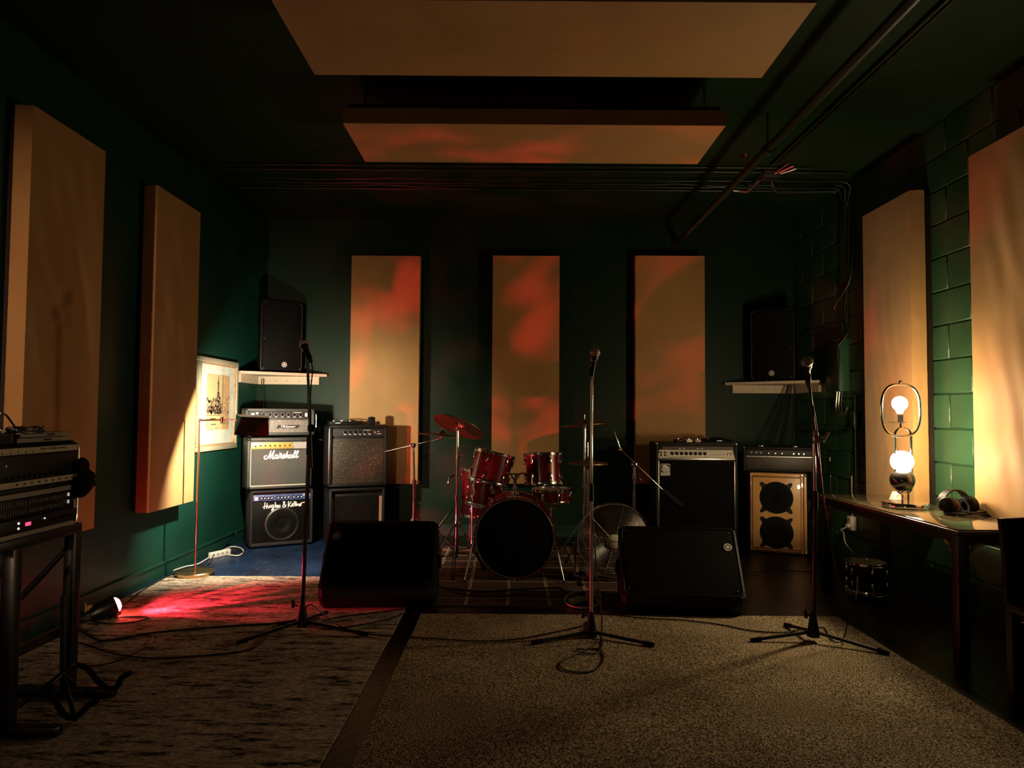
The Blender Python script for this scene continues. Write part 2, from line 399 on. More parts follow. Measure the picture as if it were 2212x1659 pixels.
MT['sepia_bus'] = plain('cream_tint_print', (0.80, 0.66, 0.36), 0.8, 0, 12, 0.1)
MT['cardboard'] = plain('speckled_tan_card', (0.40, 0.34, 0.22), 0.8, 0, 30, 0.5)
MT['red_leather'] = plain('dark_red_leather', (0.16, 0.015, 0.012), 0.35, 0, 20, 0.2)
MT['case_grey'] = plain('grey_equipment_case', (0.30, 0.27, 0.21), 0.55, 0, 20, 0.15)
MT['jbrown'] = plain('brown_box', (0.06, 0.035, 0.02), 0.6, 0, 20, 0.2)
# ================================================================== the room
XL, XR, YB, YF, ZC = -2.79, 3.09, 7.75, -3.0, 3.46
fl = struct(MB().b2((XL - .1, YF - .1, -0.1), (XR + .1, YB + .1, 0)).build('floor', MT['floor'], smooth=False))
tag(fl, 'scuffed blue painted concrete floor of the room', 'floor')
ce = struct(MB().b2((XL - .1, YF - .1, ZC), (XR + .1, YB + .1, ZC + .1)).build('ceiling', MT['green_dark'], smooth=False))
tag(ce, 'dark green painted ceiling above the hanging panels', 'ceiling')
wl = struct(MB().b2((XL - .1, YF, 0), (XL, YB, ZC)).build('wall_left', MT['green'], smooth=False)); tag(wl, 'smooth green painted left wall', 'wall')
wb = struct(MB().b2((XL - .1, YB, 0), (XR + .1, YB + .1, ZC)).build('wall_back', MT['green_dimmed'], smooth=False)); tag(wb, 'green back wall behind the drum kit, its colour darkened for shade', 'wall')
wf = struct(MB().b2((XL - .1, YF - .1, 0), (XR + .1, YF, ZC)).build('wall_front', MT['green'], smooth=False)); tag(wf, 'green wall behind the camera', 'wall')
# right wall: painted concrete blocks standing proud of the mortar
wr = struct(MB().b2((XR + .012, YF, 0), (XR + .1, YB, ZC)).build('wall_right', MT['green_block'], smooth=False)); tag(wr, 'green painted concrete block right wall', 'wall')
CH, BL, J = ZC / 14, 0.5, 0.009
def blk(L):
    return MB().box((0, 0, 0), (0.04, L - J, CH - J), None, 0.006, 1)
full = blk(BL).build('block', MT['green_block'], wr)
halfb = blk(BL / 2).build('block', MT['green_block'], wr)
first = {0: full, 1: halfb}
used = {0: False, 1: False}
for r in range(14):
    y = YB if r % 2 == 0 else YB
    k = 0; first_half = (r % 2 == 1)
    while y > 2.6:
        h = 1 if (first_half and k == 0) else 0
        L = BL / 2 if h else BL
        if used[h]: o = copypart(first[h], wr)
        else: o = first[h]; used[h] = True
        o.location = (XR + 0.014 + random.uniform(-.0018, .0018), y - L / 2, CH * (r + .5)); o.name = 'block'
        o.rotation_euler = (random.uniform(-.003, .003), 0, random.uniform(-.004, .004))
        y -= L; k += 1
struct(tag(MB().b2((XL, 3.2, 0), (XL + .018, YB, .105)).b2((XL, 3.2, .105), (XL + .026, YB, .118)).build('baseboard_left', MT['green'], smooth=False), 'green painted baseboard along the left wall', 'baseboard'))
struct(tag(MB().b2((XL, YB - .018, 0), (XR, YB, .118)).build('baseboard_back', MT['green'], smooth=False), 'green painted baseboard along the back wall', 'baseboard'))
struct(tag(MB().b2((XR - .035, 2.6, 0), (XR - .006, YB, .22)).build('baseboard_right', MT['green_block'], smooth=False), 'green ledge along the foot of the block wall', 'baseboard'))

# ---------------------------------------------------------------- floor coverings
def slab(name, x0, x1, y0, y1, t, mat, label, z0=0.0, wav=0.0, n=24):
    m = MB(); vs = []; fs = []
    nx, ny = n, n
    for j in range(ny + 1):
        for i in range(nx + 1):
            x = x0 + (x1 - x0) * i / nx; y = y0 + (y1 - y0) * j / ny
            e = 1 if 0 < i < nx and 0 < j < ny else 0
            vs.append((x + (0 if 0 < i < nx else NZ.noise(V((y * 2, x, 1))) * .008), y + (0 if 0 < j < ny else NZ.noise(V((x * 2, y, 3))) * .008),
                       z0 + t + e * wav * (NZ.noise(V((x * 1.7, y * 1.7, 5))) - .0) ))
    for j in range(ny):
        for i in range(nx):
            a = j * (nx + 1) + i; fs.append((a, a + 1, a + nx + 2, a + nx + 1))
    m.add(vs, fs)
    rim = [i for i in range(nx + 1)] + [j * (nx + 1) + nx for j in range(1, ny + 1)] + [ny * (nx + 1) + i for i in range(nx - 1, -1, -1)] + [j * (nx + 1) for j in range(ny - 1, 0, -1)]
    o = len(m.v); m.v += [V((m.v[i].x, m.v[i].y, z0)) for i in rim]; K = len(rim)
    m.f += [(rim[k], o + k, o + (k + 1) % K, rim[(k + 1) % K]) for k in range(K)]
    return tag(m.build(name, mat), label, 'rug')
slab('area_rug', -2.72, -0.705, 1.2, 5.74, 0.008, MT['rug'], 'worn beige and charcoal distressed area rug on the left', wav=.003)
slab('carpet', -0.585, 2.13, 1.2, 4.70, 0.012, MT['carpet'], 'beige cut pile carpet under the centre microphone stand', wav=.004)
# drum rug with raised cream stripes
dr = thing('drum_rug', 'dark brown rug with a grid of cream lines under the drums', 'rug', (0.1, 5.9, 0))
slab_o = slab('rug_body', -0.76, 1.15, -0.98, 1.2, 0.007, MT['plaid'], None); slab_o.parent = dr
for k in ('label', 'category'):
    if k in slab_o: del slab_o[k]
for k in range(8):
    y = -0.80 + k * 0.255
    pts = [(-0.76 + 1.91 * i / 20, y + 0.008 * NZ.noise(V((i * .5, k * 3.1, 0))), 0.0075) for i in range(21)]
    MB().tube([V(p) for p in pts], 0.0055, 5).build('stripe', MT['stripe'], dr)
for k in range(7):
    x = -0.7 + k * 0.29
    pts = [(x + 0.012 * NZ.noise(V((i * .5, k * 2.7, 4))), -0.97 + 2.16 * i / 20, 0.0078) for i in range(21)]
    vs = []
    for p in pts: vs += [V((p[0] - .013, p[1], .0095)), V((p[0] + .013, p[1], .0095)), V((p[0] + .013, p[1], .005)), V((p[0] - .013, p[1], .005))]
    fs = []
    for i in range(20):
        a = i * 4
        for q in range(4): fs.append((a + q, a + (q + 1) % 4, a + 4 + (q + 1) % 4, a + 4 + q))
    fs += [(0, 1, 2, 3), (83, 82, 81, 80)]
    MB().add(vs, fs).build('stripe', MT['stripe'], dr)

# ---------------------------------------------------------------- acoustic panels
def fabric_panel(name, label, group, w, h, t, seed, wr=1.0, gap=.03):
    """panel in local coords: front face looks along -Y, width X, height Z, base at z=0, back at y=0"""
    root = thing(name, label, 'acoustic panel', group=group)
    m = MB(); nx, nz = 28, 70
    def disp(x, z, u, v):
        e = min(u, 1 - u) * min(v, 1 - v) * 8
        e = min(1, e)
        p = V((x * 2.2, z * 0.9, seed * 7.3))
        d = 0.014 * NZ.noise(p) + 0.009 * NZ.noise(V((x * 9 + z * 2, z * 2.2, seed)))
        # pulls from the stapled edges
        ed = max(0, 1 - u / .16) + max(0, 1 - (1 - u) / .16)
        d += ed * 0.009 * NZ.noise(V((x * 3, z * 16, seed + 3)))
        lo = max(0, 1 - v / .35)
        d += lo * 0.012 * NZ.noise(V((x * 14 - z * 6, z * 2, seed + 9)))
        return d * wr * e
    vs = []; fs = []
    for j in range(nz + 1):
        for i in range(nx + 1):
            u = i / nx; v = j / nz; x = (u - .5) * w; z = v * h
            vs.append((x, -t - disp(x, z, u, v), z))
    for j in range(nz):
        for i in range(nx):
            a = j * (nx + 1) + i; fs.append((a, a + 1, a + nx + 2, a + nx + 1))
    # side skirts with puckers
    rim = [i for i in range(nx + 1)] + [j * (nx + 1) + nx for j in range(1, nz + 1)] + [nz * (nx + 1) + i for i in range(nx - 1, -1, -1)] + [j * (nx + 1) for j in range(nz - 1, 0, -1)]
    K = len(rim); base = len(vs); STEPS = 4
    for q in range(1, STEPS + 1):
        for i in rim:
            p = vs[i]; f = q / STEPS
            cx = V((p[0], 0, p[2] - h / 2)); out = V((1 if p[0] > w / 2 - 1e-5 else (-1 if p[0] < -w / 2 + 1e-5 else 0), 0, 1 if p[2] > h - 1e-5 else (-1 if p[2] < 1e-5 else 0)))
            d = 0.006 * NZ.noise(V((p[0] * 22, q * .8, p[2] * 22 + seed))) * wr * math.sin(f * PI * .9)
            vs.append((p[0] + out.x * d, -t * (1 - f), p[2] + out.z * d))
    prev = rim
    for q in range(STEPS):
        cur = [base + q * K + k for k in range(K)]
        for k in range(K): fs.append((prev[k], cur[k], cur[(k + 1) % K], prev[(k + 1) % K]))
        prev = cur
    fs.append(tuple(reversed(prev)))
    m.add(vs, fs); m.build('fabric_cover', MT['fabric'], root, ang=1.0)
    fr = MB()
    for sx in (-1, 1): fr.box((sx * (w / 2 - .04), gap / 2, h / 2), (.05, gap - .002, h - .06))
    for z in (.05, h - .05): fr.box((0, gap / 2, z), (w - .13, gap - .002, .05))
    fr.build('wood_frame', MT['dark_wood'], root)
    return root
PH = 2.44
# left wall (front looks +X): rotate +90deg about Z
def place_left(root, y0, y1, z0): root.location = (XL + .037, (y0 + y1) / 2, z0); root.rotation_euler = (0, 0, PI / 2)
a = onx(72, 228, XL + .12 + .02); b = onx(228, 338, XL + .14)
p = fabric_panel('acoustic_panel', 'tall tan fabric wall panel at far left, behind the equipment rack', 'fabric panels on the left wall', .70, 2.43, .10, 1, 1.0, .036); place_left(p, 3.853, 4.553, .575)
p = fabric_panel('acoustic_panel', 'tan fabric wall panel beside the framed picture, edge glowing red', 'fabric panels on the left wall', .725, 2.43, .10, 2, 1.0, .036); place_left(p, 5.237, 5.963, .575)
# back wall
for x0, x1, s, lab in ((760, 908, 3, 'tan fabric panel on the back wall above the brown sparkle amplifier'),
                       (1065, 1209, 4, 'tan fabric panel on the back wall directly behind the drum kit'),
                       (1373, 1522, 5, 'tan fabric panel on the back wall above the tall black amplifier')):
    A = at(x0, 552, 7.58); B = at(x1, 552, 7.58); C_ = at((x0 + x1) / 2, 1045, 7.58)
    p = fabric_panel('acoustic_panel', lab, 'fabric panels on the back wall', B.x - A.x, A.z - C_.z, .095, s, .7, .074)
    p.location = ((A.x + B.x) / 2, 7.675, C_.z); 
    p.rotation_euler = (0, 0, 0)
# right wall (front looks -X)
def place_right(root, y0, y1, z0): root.location = (XR - .06, (y0 + y1) / 2, z0); root.rotation_euler = (0, 0, -PI / 2)
p = fabric_panel('acoustic_panel', 'tan fabric wall panel directly behind the lit table lamp', 'fabric panels on the right wall', .70, PH, .11, 6, 1.5, .055); place_right(p, 5.17, 5.875, .547)
p = fabric_panel('acoustic_panel', 'tan fabric wall panel at far right behind the headphones', 'fabric panels on the right wall', .73, PH, .11, 7, 1.6, .055); place_right(p, 3.765, 4.495, .547)
# hanging ceiling panels
for y0, y1, s, lab in ((3.085, 3.79, 8, 'tan fabric panel hanging from the ceiling nearest the camera'), (4.434, 5.125, 9, 'tan fabric panel hanging from the ceiling farther back')):
    p = fabric_panel('ceiling_panel', lab, 'fabric panels hung from the ceiling', y1 - y0, 2.43, .10, s, .6)
    # local X -> world Y, local Z -> world X, local -Y -> world -Z
    p.rotation_euler = M(((0, 0, 1), (1, 0, 0), (0, 1, 0))).to_euler()
    p.location = (.13 - 1.215, (y0 + y1) / 2, 3.155 + .10)
    for sx in (.12, 2.32):
        for sy in (-.25, .25):
            c = MB()
            hgt = ZC - 3.255
            n = 9
            for q in range(n):
                zc = .02 + hgt * (q + .5) / n
                ctr = V((sy, zc, sx)); ax = V((1, 0, 0)) if q % 2 else V((0, 0, 1))
                pts = []
                for i in range(10):
                    t = 2 * PI * i / 10; o = ax.cross(V((0, 1, 0)))
                    pts.append(ctr + V((0, 1, 0)) * math.sin(t) * .017 + o * math.cos(t) * .009)
                c.tube(pts, .0025, 5, True)
            c.build('chain', MT['black_metal'], p)
# ================================================================== lamps, table, chair
# ---- table with glass top on the right
TZ = 0.72
tb = thing('side_table', 'long narrow dark wooden table with a glass top by the block wall', 'table', (2.37, 3.80, 0))
TL, TW = 1.70, 0.515
def table_parts():
    MB().b2((0, 0, TZ - .028), (TW, TL, TZ - .008), None, .003).build('table_top', MT['table_wood'], tb)
    MB().b2((.012, .012, TZ - .0078), (TW - .012, TL - .012, TZ), None, .002).build('glass_pane', MT['table_glass'], tb)
    ap = MB(); ap.b2((.03, .06, TZ - .085), (.05, TL - .06, TZ - .028)); ap.b2((TW - .05, .06, TZ - .085), (TW - .03, TL - .06, TZ - .028))
    ap.b2((.05, .03, TZ - .085), (TW - .05, .05, TZ - .028)); ap.b2((.05, TL - .05, TZ - .085), (TW - .05, TL - .03, TZ - .028))
    ap.build('apron', MT['dark_wood'], tb)
    for x in (.035, TW - .035):
        for y in (.035, TL - .035):
            MB().box((x, y, (TZ - .03) / 2), (.062, .062, TZ - .03), None, .005).build('leg', MT['dark_wood'], tb)
            # scrolled corner brackets
            for dx, dy in ((0, 1 if y < .5 else -1), (1 if x < .2 else -1, 0)):
                m = MB(); d = V((dx, dy, 0)); sd = V((dy, dx, 0)) * .016
                pts = []
                for i in range(9):
                    t = i / 8 * PI / 2
                    pts.append((.03 + .085 * (1 - math.cos(t)), TZ - .09 - .10 * (1 - math.sin(t))))
                pol = pts + [(.03 + .085, TZ - .085 - .0), (.03, TZ - .085)]
                vs = []
                pol2 = [(q[0], q[1]) for q in pts] + [(q[0] + .0, q[1] + .018) if i > 4 else (q[0] + .014, q[1] + .006) for i, q in reversed(list(enumerate(pts)))]
                for q in pol2: vs.append(V((x, y, q[1])) + d * q[0] - sd)
                n = len(vs)
                for q in pol2: vs.append(V((x, y, q[1])) + d * q[0] + sd)
                fs = [(k, (k + 1) % n, n + (k + 1) % n, n + k) for k in range(n)]
                for k in range(n // 2 - 1): fs += [(k, k + 1, n - 2 - k, n - 1 - k), (n + k, 2 * n - 1 - k, 2 * n - 2 - k, n + k + 1)]
                m.add(vs, fs); m.build('corner_bracket', MT['bracket'], tb)
table_parts()

# ---- table lamp
lp = at(1956, 1083, 4.72)
lamp = thing('table_lamp', 'chrome table lamp of stacked loops with two lit warm bulbs', 'lamp', (lp.x, 4.72, TZ))
MB().lathe([(.001, 0), (.138, 0), (.141, .006), (.141, .03), (.136, .036), (.001, .036)], None, 40).build('base', MT['chrome'], lamp)
k = 4.72 / F
def L(px, py): return V((((px - 1956) * k), 0, CAMZ + (893.5 - py) * k - TZ))
st = MB()
for dx in (-.02, .02): st.cyl((dx, 0, .03), (dx, 0, L(0, 1052).z), .007)
st.build('stem', MT['chrome'], lamp)
# lower long loop
def stadium(cx, w, z0, z1, r, n=10, dy=0):
    pts = []
    for i in range(n + 1):
        t = PI * i / n; pts.append(V((cx + w * math.cos(t), dy, z1 - w + w * math.sin(t))))
    for i in range(n + 1):
        t = PI + PI * i / n; pts.append(V((cx + w * math.cos(t), dy, z0 + w + w * math.sin(t))))
    return pts
MB().tube(stadium(L(1953, 0).x, .053, L(0, 1060).z, L(0, 917).z, .007, 12), .0075, 8, True).build('lower_loop', MT['chrome'], lamp)
c = L(1947, 880); pts = []
for i in range(40):
    t = 2 * PI * i / 40; cc, ss = math.cos(t), math.sin(t); e = .72
    pts.append(V((c.x + .128 * math.copysign(abs(cc) ** e, cc), -.012, c.z + .172 * math.copysign(abs(ss) ** e, ss))))
MB().tube(pts, .0085, 8, True).build('upper_loop', MT['chrome'], lamp)
MB().sphere((c.x, -.012, c.z + .187), .011).cyl((c.x, -.012, c.z + .17), (c.x, -.012, c.z + .185), .004).build('finial', MT['chrome'], lamp)
# upper bulb on a dish
bt = L(1947, 870)
MB().lathe([(.001, -.012), (.03, -.012), (.075, .0), (.076, .002), (.03, -.009), (.001, -.009)], M.Translation((bt.x + .005, 0, L(0, 906).z)), 28).build('drip_dish', MT['chrome'], lamp)
MB().cyl((bt.x + .003, 0, L(0, 917).z), (bt.x + .003, 0, L(0, 906).z), .006).cyl((bt.x + .003, 0, L(0, 906).z), (bt.x + .003, 0, L(0, 890).z), .0165, .0165).build('socket', MT['black'], lamp)
prof = [(.0005, .062)]
for i in range(1, 14):
    t = PI * i / 16; prof.append((.048 * math.sin(t), .013 + .048 * math.cos(t)))
prof += [(.022, -.037), (.0165, -.052), (.0005, -.055)]
MB().lathe(prof, M.Translation((bt.x, 0, bt.z)), 24).build('bulb', MT['warm_bulb'], lamp)
gb = L(1950, 990)
MB().sphere((gb.x, 0, gb.z), .070, None, 28, 16).build('globe_bulb', MT['warm_bulb'], lamp)
gd = L(1950, 1030)
m = MB(); m.sphere((gd.x, 0, gd.z), .076, None, 28, 16); m.build('mirrored_globe', MT['smoke_chrome'], lamp)
cordp = [V((.14, .0, .012)), V((.18, -.02, .01)), V((.2, -.08, .006)), V((.22, -.16, .006)), V((.23, -.26, .005))]
MB().tube(cordp, .0028, 6, False, None, 6).build('cord', MT['cable'], lamp)
# ornament behind the lamp
op = at(1936, 1052, 4.98)
orn = thing('trinket_box', 'small cream and gold patterned trinket behind the lamp', 'ornament', (op.x, 4.98, TZ))
MB().prism([(-.045, -.03), (.045, -.03), (.045, .03), (-.045, .03)], 0, .012).build('foot', MT['bracket'], orn)
MB().add([(-.04,-.028,.012),(.04,-.028,.012),(.04,.028,.012),(-.04,.028,.012),(-.018,-.02,.075),(.028,-.02,.075),(.028,.02,.075),(-.018,.02,.075)], [(0,3,2,1),(4,5,6,7),(0,1,5,4),(1,2,6,5),(2,3,7,6),(3,0,4,7)]).build('body', MT['offwhite'], orn)
MB().sphere((.005, -.021, .042), (.014, .006, .018)).build('medallion', MT['sepia_tan'], orn)
MB().ring((.005, -.024, .042), (0, 1, .15), .017, .003, 18, 5).build('medallion_ring', MT['bracket'], orn)
# ---- headphones lying on the table
hp = onz(2095, 1112, TZ)
hd = thing('headphones', 'black over ear headphones with a coiled cable on the glass table', 'headphones', (hp.x - .045, hp.y + .03, TZ), .35); hd.scale = (1.25, 1.25, 1.25)
band = [V((-.085 * math.cos(t), .03 + .0 * t, .052 + .06 * math.sin(t))) for t in [PI * i / 14 for i in range(15)]]
m = MB(); vs = []; fs = []
for i, p_ in enumerate(band):
    n_ = V((p_.x, 0, p_.z - .05)).normalized()
    for q, (dy, dr_) in enumerate(((-.018, 0), (.018, 0), (.018, .008), (-.018, .008))): vs.append(p_ + n_ * dr_ + V((0, dy, 0)))
for i in range(14):
    for q in range(4): fs.append((i * 4 + q, i * 4 + (q + 1) % 4, i * 4 + 4 + (q + 1) % 4, i * 4 + 4 + q))
fs += [(0, 1, 2, 3), (59, 58, 57, 56)]
m.add(vs, fs).build('headband', MT['black'], hd)
for sx, nm in ((-1, 0), (1, 1)):
    a_ = axis_mat((sx * .078, 0.0, .045), (sx, -.25, .25))
    MB().lathe([(.0005, -.02), (.03, -.022), (.042, -.01), (.042, .008), (.034, .02), (.0005, .024)], a_, 24).build('ear_cup', MT['black'], hd)
    MB().lathe([(.022, -.034), (.038, -.036), (.044, -.026), (.043, -.012), (.022, -.012)], a_, 24).build('ear_pad', MT['red_leather'] if sx < 0 else MT['black_matte'], hd)
pts = []
for i in range(64):
    t = i * .34; r_ = .105 + .012 * math.sin(i * .9)
    pts.append(V((r_ * math.cos(t) + .01, r_ * .72 * math.sin(t) - .02, .004 + .0022 * (i / 6) + .002 * math.sin(i))))
MB().tube(pts, .0032, 6).build('cable', MT['cable'], hd)

# ---- wooden chair at the right edge
cx = at(2166, 1105, 3.28).x
ch = thing('dining_chair', 'dark wooden chair with a tall solid back at the right edge', 'chair', (cx + .235, 3.30, 0), PI)
m = MB(); N = 10; vs = []; fs = []
for j in range(N + 1):
    z = .47 + (.865 - .47) * j / N; y = -.0 - .035 * (j / N) ** 1.5
    for i in range(7):
        x = -.225 + .45 * i / 6; cyv = .012 * (1 - (2 * i / 6 - 1) ** 2)
        vs.append((x, y + cyv, z - .015 * (j == N) * abs(2 * i / 6 - 1)))
n1 = len(vs)
vs += [(p_[0], p_[1] + .024, p_[2]) for p_ in vs]
for j in range(N):
    for i in range(6):
        a = j * 7 + i; fs += [(a, a + 1, a + 8, a + 7), (n1 + a, n1 + a + 7, n1 + a + 8, n1 + a + 1)]
    fs += [(j * 7, j * 7 + 7, n1 + j * 7 + 7, n1 + j * 7), (j * 7 + 6, n1 + j * 7 + 6, n1 + j * 7 + 13, j * 7 + 13)]
for i in range(6): fs += [(i, n1 + i, n1 + i + 1, i + 1), (N * 7 + i, N * 7 + i + 1, n1 + N * 7 + i + 1, n1 + N * 7 + i)]
m.add(vs, fs).build('backrest', MT['dark_wood'], ch)
MB().box((0, .24, .455), (.45, .46, .04), None, .012).build('seat', MT['dark_wood'], ch)
for x in (-.195, .195):
    MB().add([(x-.021,-.0,.0),(x+.021,0,0),(x+.021,.04,0),(x-.021,.04,0),(x-.021,-.005,.48),(x+.021,-.005,.48),(x+.021,.035,.48),(x-.021,.035,.48)], [(0,3,2,1),(4,5,6,7),(0,1,5,4),(1,2,6,5),(2,3,7,6),(3,0,4,7)]).build('leg', MT['dark_wood'], ch)
    MB().box((x, .44, .22), (.04, .04, .44), None, .004).build('leg', MT['dark_wood'], ch)
MB().box((0, .02, .36), (.35, .02, .05)).build('apron', MT['dark_wood'], ch); MB().box((0, .44, .38), (.35, .02, .07)).build('apron', MT['dark_wood'], ch)

# ---- brass reading lamp on the left
bp = onz(421, 1243)
bl = thing('floor_lamp', 'brass swing arm reading lamp with a folded bronze shade', 'lamp', (bp.x, bp.y, 0.009))
by = bp.y
MB().lathe([(.001, 0), (.146, 0), (.149, .004), (.149, .020), (.143, .026), (.001, .027)], None, 40).build('base', MT['brass'], bl)
def Bq(px, py, dY=0): q = at(px, py, by + dY); return q - V((bp.x, bp.y, .009))
top = Bq(432, 908); MB().cyl((0.0, 0, .025), (top.x, 0, top.z + .012), .0085, .0085).build('pole', MT['copper'], bl)
MB().cyl((top.x, 0, top.z - .015), (top.x, 0, top.z - .004), .011).build('collar', MT['copper'], bl)
j1 = Bq(479, 907); j2 = Bq(529, 907, .02)
MB().cyl((top.x + .008, 0, top.z), j1, .0065).build('arm', MT['brass'], bl)
MB().cyl(j1 - V((0, 0, .03)), j1 + V((0, 0, .026)), .0105).cyl(j1 - V((0, 0, .012)), j1 + V((0, 0, .010)), .014).build('joint', MT['copper'], bl)
MB().cyl(j1, j2 + V((.01, 0, 0)), .005).build('shade_rod', MT['chrome_dull'], bl)
d_ = V((-.30, .78, -.55)).normalized(); a_ = V((.95, .30, -.02)); a_ = (a_ - d_ * a_.dot(d_)).normalized(); w_ = a_.cross(d_)
S0 = Bq(548, 912, .03); Lh = .112
def SP(a, d, w): return S0 + a_ * a + d_ * d + w_ * w
ridge, lipd, hw = -.055, .045, .10
sh = MB(); vs = []; T = .004
sec = [(lipd, hw), (ridge, .012), (ridge, -.012), (lipd, -hw)]
L0 = [(-Lh - .028, 0), (-Lh + .008, 1), (-Lh + .008, 2), (-Lh - .02, 3)]
outer = [[SP(-Lh - .03 if i in (0, 3) else -Lh + .012, *sec[i]) for i in range(4)], [SP(Lh - (.0 if i in (1, 2) else -.012), *sec[i]) for i in range(4)]]
vs = outer[0] + outer[1]
fs = [(0, 1, 5, 4), (1, 2, 6, 5), (2, 3, 7, 6)]
capl, capr = (0, 3, 2, 1), (4, 5, 6, 7)
MB().add(vs, fs + [capl, capr]).build('shade', MT['shade_brass'], bl, smooth=False)
off = .004
inn = [[SP(-Lh - .026 if i in (0, 3) else -Lh + .016, sec[i][0] + (off if i in (1, 2) else 0), sec[i][1] * .95) for i in range(4)], [SP(Lh - .004, sec[i][0] + (off if i in (1, 2) else 0), sec[i][1] * .95) for i in range(4)]]
MB().add(inn[0] + inn[1], fs + [capl, capr]).build('shade_lining', MT['shade_white'], bl, smooth=False)
MB().sphere(SP(.0, .005, 0), (.036, .022, .022), None, 16, 10).build('bulb', MT['brass_bulb'], bl)

# ---- red reflector lamp lying on the floor
rp = onz(248, 1312, .07)
rl = thing('spot_lamp', 'black can floor spotlight with a glowing red bulb beside the left wall', 'lamp', (rp.x, rp.y, 0.009))
axd = V((.72, .60, .30)).normalized()
cen = V((0, 0, .075)) - axd * .03
am = axis_mat(cen, axd)
MB().lathe([(.001, -.11), (.035, -.11), (.058, -.06), (.060, .035), (.056, .035), (.054, -.055), (.03, -.10), (.001, -.10)], am, 28).build('can', MT['black_metal'], rl)
MB().lathe([(.001, .066), (.025, .062), (.044, .048), (.05, .03), (.03, -.06), (.001, -.065)], am, 24).build('bulb', MT['red_bulb'], rl)
MB().tube([cen + V((-.02, -.062, .0)), V((-.02, -.07, .03)), V((-.0, -.07, .004)), V((0, .07, .004)), V((-.02, .07, .03)), cen + V((-.02, .062, 0))], .005, 6).build('bracket', MT['black_metal'], rl)
cb = [V((-.06, -.02, .04)), V((-.1, -.1, .01)), V((.05, -.16, .006)), V((.2, -.12, .006)), V((.22, -.02, .006)), V((.05, -.02, .006))]
MB().tube([cen - axd * .1] + cb, .005, 6, False, None, 6).build('cord', MT['cable'], rl)
sd = bpy.data.lights.new('red_spot', 'SPOT'); sd.energy = RED_W; sd.color = RED_C; sd.shadow_soft_size = .035
sd.spot_size = math.radians(125); sd.spot_blend = .9
so = bpy.data.objects.new('red_spot_light', sd); COL.objects.link(so); so.parent = rl
so.matrix_local = M.Translation(cen + axd * .075) @ axis_mat((0, 0, 0), -axd).to_3x3().to_4x4()
# the faceted reflector throws an uneven beam
sd.use_nodes = True; nt = sd.node_tree; em = nt.nodes['Emission']
tc = nt.nodes.new('ShaderNodeTexCoord'); n_ = noise_n(nt, tc.outputs['Normal'], 7.5, 2, .5)
em.inputs['Strength'].default_value = 1.0
rr = ramp(nt, n_, [(.46, (.05,) * 3), (.60, (1.7,) * 3)]); lk(nt, rr, em.inputs['Color'])
mixn = mix(nt, 1.0, rr, RED_C, 'MULTIPLY'); lk(nt, mixn, em.inputs['Color']); sd.color = (1, 1, 1)
# ================================================================== amplifiers
def logo_yamaha(mat, parent, mtx, r, name='emblem'):
    m = MB(); N = 32
    vs = []; fs = []
    for i in range(N):
        t = 2 * PI * i / N
        for rr_, z in ((r, 0), (r, .0022), (r * .84, .0022), (r * .84, 0)): vs.append((rr_ * math.cos(t), rr_ * math.sin(t), z))
    for i in range(N):
        j = (i + 1) % N
        for q in range(4): fs.append((i * 4 + q, j * 4 + q, j * 4 + (q + 1) % 4, i * 4 + (q + 1) % 4))
    m.add(vs, fs, mtx)
    for k_ in range(3):
        R_ = mtx @ M.Rotation(PI / 2 + k_ * 2 * PI / 3, 4, 'Z')
        # a tuning fork: handle, yoke and two tines
        m.box((-r * .34, 0, .0012), (r * .62, r * .13, .002), R_)
        m.box((r * .12, 0, .0013), (r * .14, r * .40, .002), R_)
        for s_ in (-1, 1): m.box((r * .42, s_ * r * .15, .0012), (r * .62, r * .11, .002), R_)
    return m.build(name, mat, parent, smooth=False)

def cabinet(name, label, loc, yaw, w, d, h, body, bev=.018, cat='amplifier', inset=.0, group=None):
    t = thing(name, label, cat, loc, yaw, group)
    return t
def shell(t, w, d, h, mat, th=.022, rec=.025, bev=.012, z0=0.0):
    """open fronted cabinet: a rounded box whose front is recessed inside a lip (front at y=-d/2)"""
    m = MB()
    m.box((0, rec / 2, z0 + h / 2), (w - .004, d - rec, h - .004), None, bev)
    for s_ in (-1, 1): m.box((s_ * (w - th) / 2, -d / 2 + d / 2, z0 + h / 2), (th, d, h), None, min(bev, th * .45))
    for z in (th / 2, h - th / 2): m.box((0, 0, z0 + z), (w, d, th), None, min(bev, th * .45))
    return m.build('cabinet', mat, t)
def feet(t, w, d, h=.018):
    for sx in (-1, 1):
        for sy in (-1, 1): MB().cyl((sx * (w / 2 - .05), sy * (d / 2 - .05), 0), (sx * (w / 2 - .05), sy * (d / 2 - .05), h), .016, .018).build('foot', MT['black_matte'], t)
def corners(t, w, d, h, mat, s=.032, z0=0.0):
    for sx in (-1, 1):
        for sz in (0, 1):
            x = sx * w / 2; z = z0 + (h if sz else 0)
            MB().box((x - sx * s * .42, -d / 2 + s * .42, z - (s * .42 if sz else -s * .42)), (s, s, s), None, s * .38, 3).build('corner_guard', mat, t)
def knobs(t, xs, y, z, r, dep, mat, capmat=None, name='knob'):
    for x in xs:
        k_ = MB().cyl((x, y, z), (x, y - dep * .35, z), r * 1.25, r * 1.1, 14).cyl((x, y - dep * .35, z), (x, y - dep, z), r * .9, r * .75, 14).build(name, mat, t)
        if capmat: MB().cyl((x, y - dep, z), (x, y - dep - .001, z), r * .62, None, 12).build('cap', capmat, k_)
